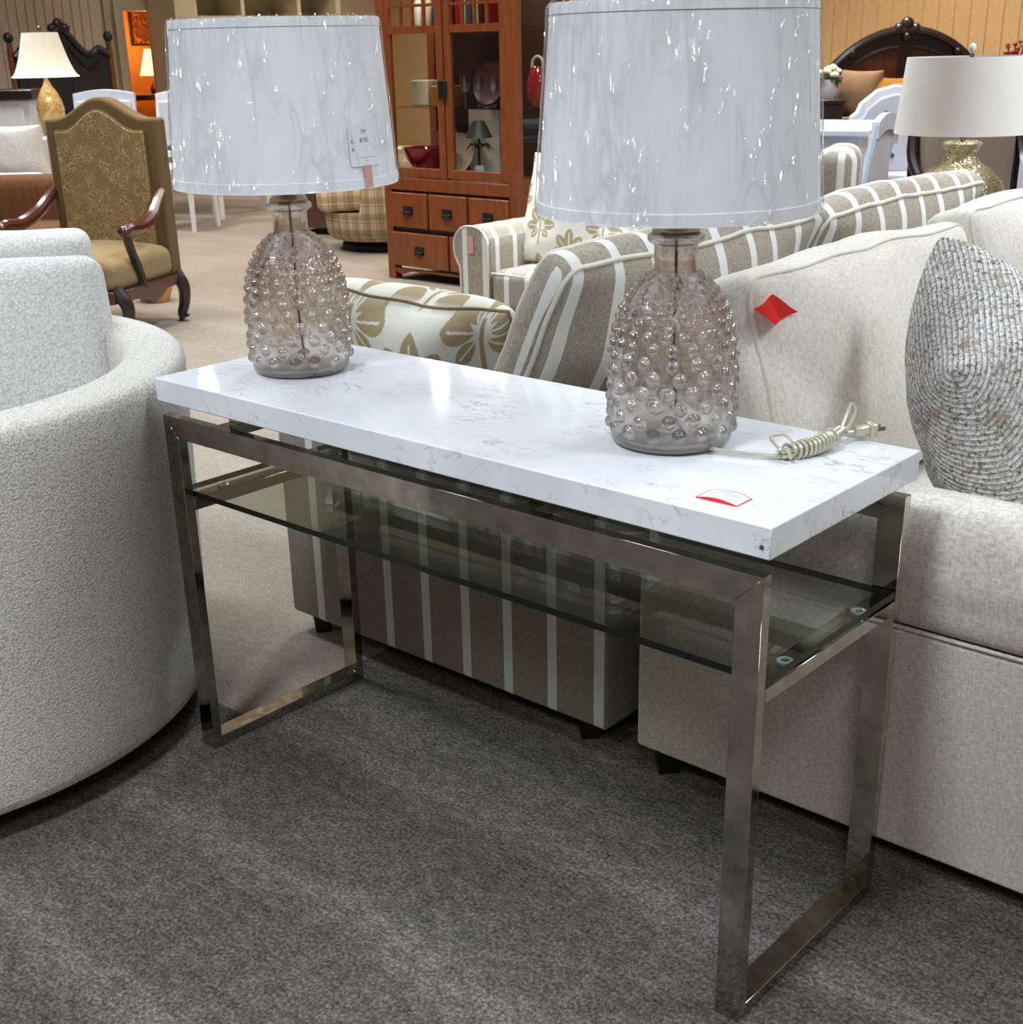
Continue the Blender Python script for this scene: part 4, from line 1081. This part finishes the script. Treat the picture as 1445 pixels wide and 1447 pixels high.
# ------------------------------------------------------------------ left background
br = thing('sofa', 'ribbed brown sofa at the left picture edge behind the paisley armchair', 'sofa', (-5.62, 2.86, 0), math.radians(40))
rounded(.75, .14, .32, .07, 8).map(lambda v: Vector((v.x - .38, v.y, v.z + .325))).build('sofa_back', 'cord_brown', br)
rounded(.75, .38, .12, .05, 6).map(lambda v: Vector((v.x - .38, v.y - .52, v.z + .28))).build('seat_cushion', 'cord_brown', br)
B(-1.12, .36, -.88, .1, .05, .17).build('seat_base', 'cord_brown', br, bevel=.02)
for fx in (-1.05, .28):
    for fy in (-.8, .05): MB().lathe([(.02, 0), (.025, .055)], 8, (fx, fy)).build('foot', 'espresso', br)
ws = thing('sofa', 'pale cream sofa at the left edge under the white pillows', 'sofa', (-6.00, 3.13, 0), math.radians(40))
rounded(.85, .11, .27, .06, 8).map(lambda v: Vector((v.x - .75, v.y, v.z + .35))).build('sofa_back', 'boucle_pillow', ws)
rounded(.85, .40, .14, .05, 6).map(lambda v: Vector((v.x - .75, v.y + .53, v.z + .30))).build('seat_cushion', 'boucle_pillow', ws)
B(-1.6, .08, -.09, .92, .05, .17).build('seat_base', 'boucle_pillow', ws, bevel=.02)
for fx in (-1.5, 0):
    for fy in (-.04, .85): MB().lathe([(.02, 0), (.025, .055)], 8, (fx, fy)).build('foot', 'espresso', ws)
for k, (px, py, pz) in enumerate(((-6.27, 3.20, .71), (-6.62, 2.92, .725))):
    knife('throw_pillow', ['white pillow on the pale sofa, nearest the paisley armchair', 'white pillow on the pale sofa, at the very left picture edge'][k], 'pillow', (px, py, pz), (.766, .643, 0), (.15, -.2, .96), .44, .40, .2, 'boucle_pillow', .42, .07, .01, 30 + k, None, .004, 'white pillows on the pale sofa', 20)
# bell shade lamp on its little table
et = thing('side_table', 'small white pedestal table under the amber glass lamp', 'table', (-7.17, 4.03, 0))
MB().lathe([(0, .74), (.26, .74), (.27, .755), (.26, .77), (0, .77)], 32, caps=False).build('table_top', 'white_wood', et)
MB().lathe([(0, 0), (.17, 0), (.17, .02), (.05, .05), (.035, .3), (.05, .6), (.06, .74)], 24, caps=False).build('pedestal', 'white_wood', et)
lb = thing('table_lamp', 'amber glass lamp with white bell shade, above the paisley armchair at left', 'lamp', (-7.17, 4.03, .77))
MB().lathe([(0, 0), (.07, 0), (.08, .02), (.075, .05), (.095, .12), (.10, .18), (.088, .24), (.06, .30), (.03, .345), (.014, .38), (.014, .43), (0, .43)], 32, caps=False).build('lamp_base', 'amber', lb)
bell = []
for k in range(15):
    f = k / 14; bell.append((.24 - .115 * f ** .62, .40 + .30 * f))
MB().lathe(bell + [(r - .003, z) for r, z in reversed(bell)] + [bell[0]], 12, caps=False).build('lamp_shade', 'shade_cream', lb, ang=20)
MB().ball((0, 0, .725), .014, .014, .02).build('finial', 'brass', lb); MB().tube([(0, 0, .43), (0, 0, .70)], .004, 6).build('rod', 'brass', lb)
# white dresser with dark top, white chairs
dr = thing('dresser', 'white dresser with dark wooden top at the left picture edge', 'dresser', (-8.15, 4.05, 0), math.radians(40))
B(-.55, .34, 0, .45, .06, 1.00).build('carcass', 'white_wood', dr, bevel=.01)
B(-.60, .39, -.04, .50, 1.00, 1.075).build('dark_top', 'espresso', dr, bevel=.01)
for k in range(3):
    d = B(-.50, .29, -.015, 0, .12 + k * .29, .38 + k * .29).build('drawer', 'white_wood', dr, bevel=.006)
    MB().ball((-.1, -.03, .25 + k * .29), .02).build('knob', 'brass', d)
for fx in (-.5, .29): B(fx - .04, fx + .04, .0, .08, 0, .06).build('foot', 'white_wood', dr)
def dining_chair(loc, rz, label, h=.95, w=.46, mat='white_wood', pad='grey_cloth', slat=True, group=None, arch=.03):
    t = thing('dining_chair', label, 'chair', loc, rz, group)
    for s in (-1, 1):
        MB().tube(smooth_path([(s * (w / 2 - .02), .19, 0), (s * (w / 2 - .02), .165, .45), (s * (w / 2 - .015), .235, h - .02)], 6), .021, 8).build('leg', mat, t)
        MB().tube([(s * (w / 2 - .02), -.20, 0), (s * (w / 2 - .02), -.20, .43)], [.018, .024], 8).build('leg', mat, t)
    rounded(w / 2, .22, .035, .02, 4).map(lambda v: Vector((v.x, v.y - .015, v.z + .455))).build('seat', pad, t)
    def by(z): return .165 + .07 * (z - .45) / (h - .47)
    tr = [(x, h - .05 + arch * math.cos(PI * x / w)) for x in np.linspace(-w / 2, w / 2, 11)]
    top = MB(); top.grid(lambda i, j: (-w / 2 + w * i, by(h) - .02 + (.035 if j > .5 else 0), h - .07 + arch * math.cos(PI * (i - .5))), 10, 1)
    o = [(x, z + .045) for x, z in tr] + [(x, z - .035) for x, z in reversed(tr)]
    MB().prism(o[::-1], 'y', by(h) - .025, by(h) + .012).build('top_rail', mat, t, bevel=.004)
    MB().prism([(-w / 2 + .03, .62), (w / 2 - .03, .62), (w / 2 - .03, h - .06), (-w / 2 + .03, h - .06)], 'y', by(.78) - .02, by(.78) + .015).build('back_pad', pad, t, bevel=.01)
    MB().box(-w / 2 + .03, w / 2 - .03, by(.56) - .012, by(.56) + .014, .535, .585).build('back_rail', mat, t, bevel=.004)
    MB().box(-w / 2 + .02, w / 2 - .02, -.20, -.175, .36, .42).build('apron', mat, t)
    return t
dining_chair((-7.60, 4.68, 0), math.radians(40), 'white dining chair seen behind the amber glass lamp', 1.03, .50, 'blue_white', 'grey_cloth')
dining_chair((-7.05, 4.98, 0), math.radians(25), 'white dining chair showing just left of the labelled lampshade', 1.02, .48, 'white_wood', 'grey_cloth')
wt = thing('dining_table', 'white dining table partly hidden behind the left lampshade', 'table', (-7.9, 5.7, 0), math.radians(20))
B(-.6, .6, -.45, .45, .70, .75).build('table_top', 'white_wood', wt, bevel=.008)
for sx in (-.52, .52):
    for sy in (-.38, .38): B(sx - .035, sx + .035, sy - .035, sy + .035, 0, .70).build('leg', 'white_wood', wt)
# black carved headboard against the left wall
def headboard(name, label, loc, rz, w, h, mat, pmat, arch, crest, posts=True, cat='headboard'):
    t = thing(name, label, cat, loc, rz)
    n = 60; top = []
    for k in range(n + 1):
        q = -1 + 2 * k / n; top.append((q * w / 2, arch(q) * h))
    MB().prism(([(-w / 2, 0)] + top + [(w / 2, 0)])[::-1], 'y', -.03, .04).build('board', mat, t, bevel=.008, ang=50)
    MB().tube([(x, -.035, z - .01) for x, z in top], .032, 8).build('top_moulding', mat, t)
    for s in (-1, 1):
        pts = [(s * (.06 + (w * .40 - .06) * k / 16), arch((.06 + (w * .40 - .06) * k / 16) * 2 / w) * h - .14) for k in range(17)]
        o = [(s * .06, h * .25)] + pts + [(s * w * .40, h * .25)]
        MB().prism(o if s < 0 else o[::-1], 'y', -.042, -.03).build('carved_panel', pmat, t, bevel=.004, ang=50)
        MB().tube([(x, -.05, z) for x, z in pts], .014, 6).build('panel_moulding', mat, t)
    for (x, z, r) in crest: MB().ball((x, -.035, z), r, .04, r, 12, 8).build('crest', mat, t)
    if posts:
        for s in (-1, 1):
            MB().lathe([(.03, 0), (.03, h * .84), (.022, h * .86), (.03, h * .88), (0, h * .88)], 12, (s * (w / 2 + .03), 0)).build('post', 'cherry', t, label='orange brown post')
            MB().ball((s * (w / 2 + .03), 0, h * .91), .048).build('post_finial', mat, t)
    return t
headboard('headboard', 'black carved headboard with orange posts against the panelled left wall', (-9.75, 5.72, 0), math.radians(74), .86, 1.62, 'ebony', 'espresso',
          lambda q: .80 + .16 * math.exp(-(q / .38) ** 2) + .05 * math.exp(-((abs(q) - .82) / .16) ** 2), [(0, 1.585, .055), (-.06, 1.55, .045), (.06, 1.55, .045), (.36, 1.36, .04), (-.36, 1.36, .05)])
# white open hutch on the left wall
hu = thing('open_hutch', 'tall antique white open hutch behind the left lampshade', 'cabinet', (-10.05, 8.35, 0))
def hb(mb, name, mat, **k): return rel(mb, hu).build(name, mat, hu, **k)
HY0, HY1 = 7.22, 9.48
hb(B(-10.5, -10.46, HY0, HY1, .0, 2.25), 'back_panel', 'offwhite_dark')
for (a, b) in ((HY0, HY0 + .28), (HY1 - .07, HY1)): hb(B(-10.46, -10.0, a, b, 0, 2.25), 'side_panel', 'offwhite', bevel=.006)
for z in (1.615, 1.93, 2.21): hb(B(-10.46, -10.0, HY0 + .28, HY1 - .07, z, z + .05), 'shelf', 'offwhite', bevel=.004)
hb(B(-10.46, -10.0, HY0 + .28, HY1 - .07, 0, .75), 'base_unit', 'offwhite', bevel=.006)
for yy in (8.08, 8.86): hb(B(-10.46, -10.02, yy, yy + .05, 1.665, 2.21), 'divider', 'offwhite', bevel=.004)
hb(B(-10.46, -10.02, HY0 + .45, HY0 + .50, .75, 1.615), 'divider', 'offwhite', bevel=.004)
hb(MB().lathe([(0, 0), (.028, 0), (.028, .003), (0, .003)], 16, caps=False).map(lambda v: Vector((-10.455 + v.z, 8.35 + v.x, 1.75 + v.y))), 'cable_hole', 'dark')
# lit lamp, its table and a picture beyond the doorway
dl = thing('table_lamp', 'lit lamp with glowing cream shade beyond the doorway', 'lamp', (XL - .45, 7.60, .90))
MB().lathe([(0, 0), (.05, 0), (.06, .05), (.025, .12), (.012, .2), (.012, .26), (0, .26)], 20, caps=False).build('lamp_base', 'mahogany', dl)
MB().lathe([(.15, .19), (.075, .46), (.072, .46), (.147, .19), (.15, .19)], 24, caps=False).build('lamp_shade', 'lampglow', dl)
dt = thing('hall_table', 'dark hall table under the lit lamp beyond the doorway', 'table', (XL - .5, 7.48, 0))
B(-.22, .22, -.45, .35, .84, .90).build('table_top', 'mahogany', dt, bevel=.006)
for sx in (-.18, .18):
    for sy in (-.4, .3): B(sx - .02, sx + .02, sy - .02, sy + .02, 0, .82).build('leg', 'espresso', dt)
pc_ = thing('wall_picture', 'framed brown picture hanging beyond the doorway', 'picture', (XL - .93, 7.84, 1.42))
B(0, .02, -.14, .14, 0, .42).build('picture_sheet', 'picture', pc_)
MB().box(0, .03, -.16, -.14, -.02, .44).box(0, .03, .14, .16, -.02, .44).box(0, .03, -.14, .14, -.02, 0).box(0, .03, -.14, .14, .42, .44).build('picture_frame', 'espresso', pc_)
pt_ = bpy.data.lights.new('alcove_lamp', 'POINT'); pt_.energy = 9; pt_.color = (1, .6, .25); pt_.shadow_soft_size = .08
po = bpy.data.objects.new('alcove_lamp', pt_); po.location = (XL - .45, 7.60, 1.44); C.objects.link(po)

# plaid swivel chair and dark chest
pc2 = thing('swivel_chair', 'tan plaid swivel chair left of the cherry cabinet', 'chair', (-4.88, 5.17, 0), math.radians(-40))
MB().lathe([(0, .08), (.36, .08), (.40, .12), (.41, .40), (.40, .60), (.36, .66), (.30, .64), (.28, .36), (0, .36)], 40, caps=False, a0=0, a1=2 * PI).map(lambda v: Vector((v.x, v.y, v.z if v.y > -.14 or v.z < .3 else min(v.z, .27)))).build('upholstered_shell', 'plaid', pc2, ang=60)
rounded(.27, .30, .085, .05, 8).map(lambda v: Vector((v.x, v.y - .16, v.z + .365))).build('seat_cushion', 'plaid', pc2)
MB().lathe([(0, 0), (.30, 0), (.30, .04), (.1, .05), (.1, .08), (0, .08)], 32, caps=False).build('swivel_base', 'dark', pc2)
ch = thing('chest', 'dark brown wooden chest behind the left glass lamp', 'chest', (-5.62, 5.35, 0), math.radians(12))
B(-.45, .22, 0, .5, .05, .40).build('carcass', 'mahogany', ch, bevel=.006); B(-.47, .24, -.02, .52, .40, .44).build('chest_lid', 'mahogany', ch, bevel=.008)
for fx in (-.42, .19):
    for fy in (.03, .47): B(fx - .03, fx + .03, fy - .03, fy + .03, 0, .05).build('foot', 'espresso', ch)

# ------------------------------------------------------------------ right background
mt = thing('side_table', 'small dark end table carrying the gold mosaic lamp', 'table', (.195, 3.125, 0))
B(-.22, .22, -.2, .2, .54, .58).build('table_top', 'espresso', mt, bevel=.006)
for sx in (-.19, .19):
    for sy in (-.17, .17): B(sx - .02, sx + .02, sy - .02, sy + .02, 0, .54).build('leg', 'espresso', mt)
ml = thing('table_lamp', 'gold mosaic glass lamp with grey white drum shade at right', 'lamp', (.190, 3.038, .58))
MB().lathe([(0, 0), (.07, 0), (.08, .02), (.13, .10), (.155, .17), (.156, .23), (.138, .28), (.098, .320), (.060, .345), (.047, .372), (.060, .395), (.064, .402), (.058, .408), (.04, .40), (0, .40)], 40, caps=False).build('lamp_base', 'mosaic', ml)
MB().tube([(0, 0, .40), (0, 0, .70)], .008, 8).build('rod', 'brass', ml)
MB().lathe([(.222, .435), (.200, .668), (.197, .668), (.219, .435), (.222, .435)], 64, caps=False).build('lamp_shade', 'shade_grey', ml)
MB().ball((0, 0, .690), .012, .012, .018).build('finial', 'washer', ml)
MB().tube([(-.197, 0, .662), (.197, 0, .662)], .003, 6).build('shade_spider', 'brass', ml)
rtb = thing('dining_table', 'pale grey dining table with glossy top right of the big lampshade', 'table', (-2.25, 6.0, 0), math.radians(12))
B(-.70, .70, -.5, .5, .80, .835).build('table_top', 'blue_white', rtb, bevel=.008); B(-.64, .64, -.44, .44, .70, .80).build('apron', 'blue_white', rtb, bevel=.006)
MB().lathe([(.28, 0), (.30, .06), (.12, .12), (.10, .40), (.14, .60), (.20, .70)], 24).build('pedestal', 'blue_white', rtb)
g_ = 'grey white dining chairs at right'
dining_chair((-1.20, 4.80, 0), math.radians(-75), 'grey upholstered dining chair nearest the gold lamp, close side of pale table', .95, .46, 'blue_white', 'grey_cloth', group=g_)
dining_chair((-1.26, 5.54, 0), math.radians(-75), 'second grey upholstered dining chair, half hidden by the gold lamp', .95, .46, 'blue_white', 'grey_cloth', group=g_)
tf = thing('dining_chair', 'button tufted white chair beyond the pale dining table', 'chair', (-1.95, 6.95, 0), math.radians(40), g_)
o = [(-.26, .45), (-.28, .84), (-.24, .87), (-.22, .92), (-.12, 1.0), (0, 1.03), (.12, 1.0), (.22, .92), (.24, .87), (.28, .84), (.26, .45)]
MB().prism(o[::-1], 'y', -.03, .03).build('back_frame', 'white_wood', tf, bevel=.012)
o2 = [(x * .82, .5 + (z - .45) * .82) for x, z in o]
MB().prism(o2[::-1], 'y', -.05, -.03).build('back_pad', 'grey_cloth', tf, bevel=.012)
for (bx, bz) in ((-.12, .68), (.0, .76), (.12, .68), (-.06, .86), (.08, .86), (0, .60)): MB().ball((bx, -.052, bz), .016, .008, .016, 8, 6).build('button', 'ink', tf)
rounded(.25, .24, .05, .03, 4).map(lambda v: Vector((v.x, v.y - .22, v.z + .45))).build('seat', 'grey_cloth', tf)
for sx in (-.22, .22):
    for sy in (-.42, .0): MB().tube([(sx, sy, 0), (sx, sy, .42)], [.016, .024], 8).build('leg', 'white_wood', tf)
# dark carved headboard and bed
headboard('headboard', 'dark arched carved headboard against the warm-lit wall at right', (-3.10, 9.42, 0), math.radians(45), 1.42, 1.43, 'espresso', 'mahogany',
          lambda q: .62 + .34 * (max(0, 1 - (abs(q) / 1.02) ** 2.0)) ** .75, [(0, 1.40, .06), (-.07, 1.37, .045), (.07, 1.37, .045), (0, 1.31, .04), (-.44, 1.19, .04), (.44, 1.19, .04)], False)
bed = thing('bed', 'brown covered bed below the arched headboard', 'bed', (-2.86, 8.98, 0), math.radians(45))
rounded(.55, .45, .17, .08, 8).map(lambda v: Vector((v.x, v.y - .05, v.z + .54))).build('mattress', 'bedding', bed)
B(-.56, .56, -.50, .40, .1, .37).build('bed_rail', 'espresso', bed, bevel=.01)
for sx in (-.52, .52):
    for sy in (-.46, .36): B(sx - .04, sx + .04, sy - .04, sy + .04, 0, .1).build('foot', 'espresso', bed)
hpil = [((-3.06, 8.60, .90), .50, .36, 'bedding', 'brown bed pillow leaning at the left, under the white flowers', -25), ((-2.74, 8.50, .86), .40, .34, 'gold', 'gold satin bed pillow leaning on the brown one', -25), ((-2.60, 8.92, .97), .42, .30, 'taupe', 'taupe bed pillow in front of the arched headboard', 45), ((-2.52, 8.74, .86), .46, .26, 'bedding', 'brown bed pillow beside the tufted chair', 45)]
for k, (c, a, b, m_, lab, az) in enumerate(hpil):
    az = math.radians(az); knife('bed_pillow', lab, 'pillow', c, (math.cos(az), math.sin(az), 0), (-.2 * math.sin(az), .2 * math.cos(az), .97), a, b, .18, m_, .42, .06, .004, 40 + k, None, .004, 'bed pillows at the far right', 16)
ns = thing('nightstand', 'dark nightstand carrying the white flowers beside the bed', 'table', (-3.30, 8.42, 0), math.radians(45))
B(-.14, .14, -.2, .2, .05, .84).build('carcass', 'espresso', ns, bevel=.006); B(-.15, .15, -.22, .22, .84, .87).build('table_top', 'espresso', ns, bevel=.006)
for sx in (-.11, .11):
    for sy in (-.16, .16): B(sx - .02, sx + .02, sy - .02, sy + .02, 0, .05).build('foot', 'espresso', ns)
def bouquet(label, loc, mat, leaf, n, spread, h, r):
    t = thing('flower_vase', label, 'flowers', loc)
    MB().lathe([(0, 0), (.05, 0), (.07, .06), (.05, .13), (.045, .14), (0, .12)], 20, caps=False).build('vase', 'pot', t)
    for k in range(n):
        a = 2.4 * k; q = spread * math.sqrt((k + .5) / n); p = (q * math.cos(a), q * math.sin(a), h + .06 * (1 - (q / spread) ** 2) + random.uniform(-.015, .015))
        fl_ = MB(); 
        for j in range(6):
            b = j * PI / 3; fl_.ball((p[0] + r * .5 * math.cos(b), p[1] + r * .5 * math.sin(b), p[2]), r * .6, r * .6, r * .5, 8, 5)
        fl_.ball((p[0], p[1], p[2] + r * .25), r * .5, r * .5, r * .5, 8, 5); fl_.build('bloom', mat, t)
        MB().tube([(0, 0, .10), (p[0] * .6, p[1] * .6, h * .7), p], .004, 5).build('stem', leaf, t)
    lv = MB()
    for k in range(10):
        a = k * 2.1; q = spread * .9; lv.ball((q * math.cos(a), q * math.sin(a), h - .03 + .02 * math.sin(k * 3)), .035, .018, .012, 8, 5)
    lv.build('leaves', leaf, t); return t
bouquet('white flowers with grey green leaves just right of the big lampshade', (-3.24, 8.46, .87), 'petal', 'leafg', 7, .09, .17, .035)
bouquet('dark red spiky flowers peeking above the grey drum shade', (-2.26, 9.66, .97), 'redfl', 'redfl', 9, .10, .22, .018)
nt = thing('nightstand', 'dark tall stand under the red flowers', 'table', (-2.20, 9.68, 0), math.radians(45))
B(-.2, .2, -.2, .2, .05, .94).build('carcass', 'espresso', nt, bevel=.006); B(-.22, .22, -.22, .22, .94, .97).build('table_top', 'espresso', nt, bevel=.006)
for sx in (-.16, .16):
    for sy in (-.16, .16): B(sx - .02, sx + .02, sy - .02, sy + .02, 0, .05).build('foot', 'espresso', nt)
dk = thing('armchair', 'taupe armchair with dark curved wooden frame behind the gold lamp', 'chair', (-.35, 4.62, 0), math.radians(52))
rounded(.23, .07, .25, .06, 6).map(lambda v: Vector((v.x, v.y + .22, v.z + .72))).build('chair_back', 'taupe', dk)
rounded(.24, .25, .07, .05, 6).map(lambda v: Vector((v.x, v.y - .05, v.z + .42))).build('seat', 'taupe', dk)
for s in (-1, 1):
    MB().tube(smooth_path([(s * .25, .24, .95), (s * .27, .20, .80), (s * .25, .10, .68), (s * .28, -.10, .64), (s * .29, -.28, .62)], 6), .024, 8).build('arm_rest', 'espresso', dk)
    MB().tube(smooth_path([(s * .27, .22, .0), (s * .26, .20, .4), (s * .25, .24, .95)], 6), .022, 8).build('leg', 'espresso', dk)
    MB().tube(smooth_path([(s * .29, -.28, .0), (s * .28, -.27, .35), (s * .29, -.28, .62)], 6), .022, 8).build('leg', 'espresso', dk)
lv_ = thing('dining_chair', 'lavender upholstered chair cut by the right picture edge', 'chair', (.12, 4.02, 0), math.radians(50))
rounded(.24, .07, .26, .06, 8).map(lambda v: Vector((v.x + .14, v.y, v.z + .64))).build('chair_back', 'lavender', lv_)
rounded(.24, .25, .08, .05, 6).map(lambda v: Vector((v.x + .14, v.y - .25, v.z + .40))).build('seat', 'lavender', lv_)
for sx in (-.06, .34):
    for sy in (-.44, .0): MB().tube([(sx, sy, 0), (sx, sy, .38)], [.016, .024], 8).build('leg', 'espresso', lv_)
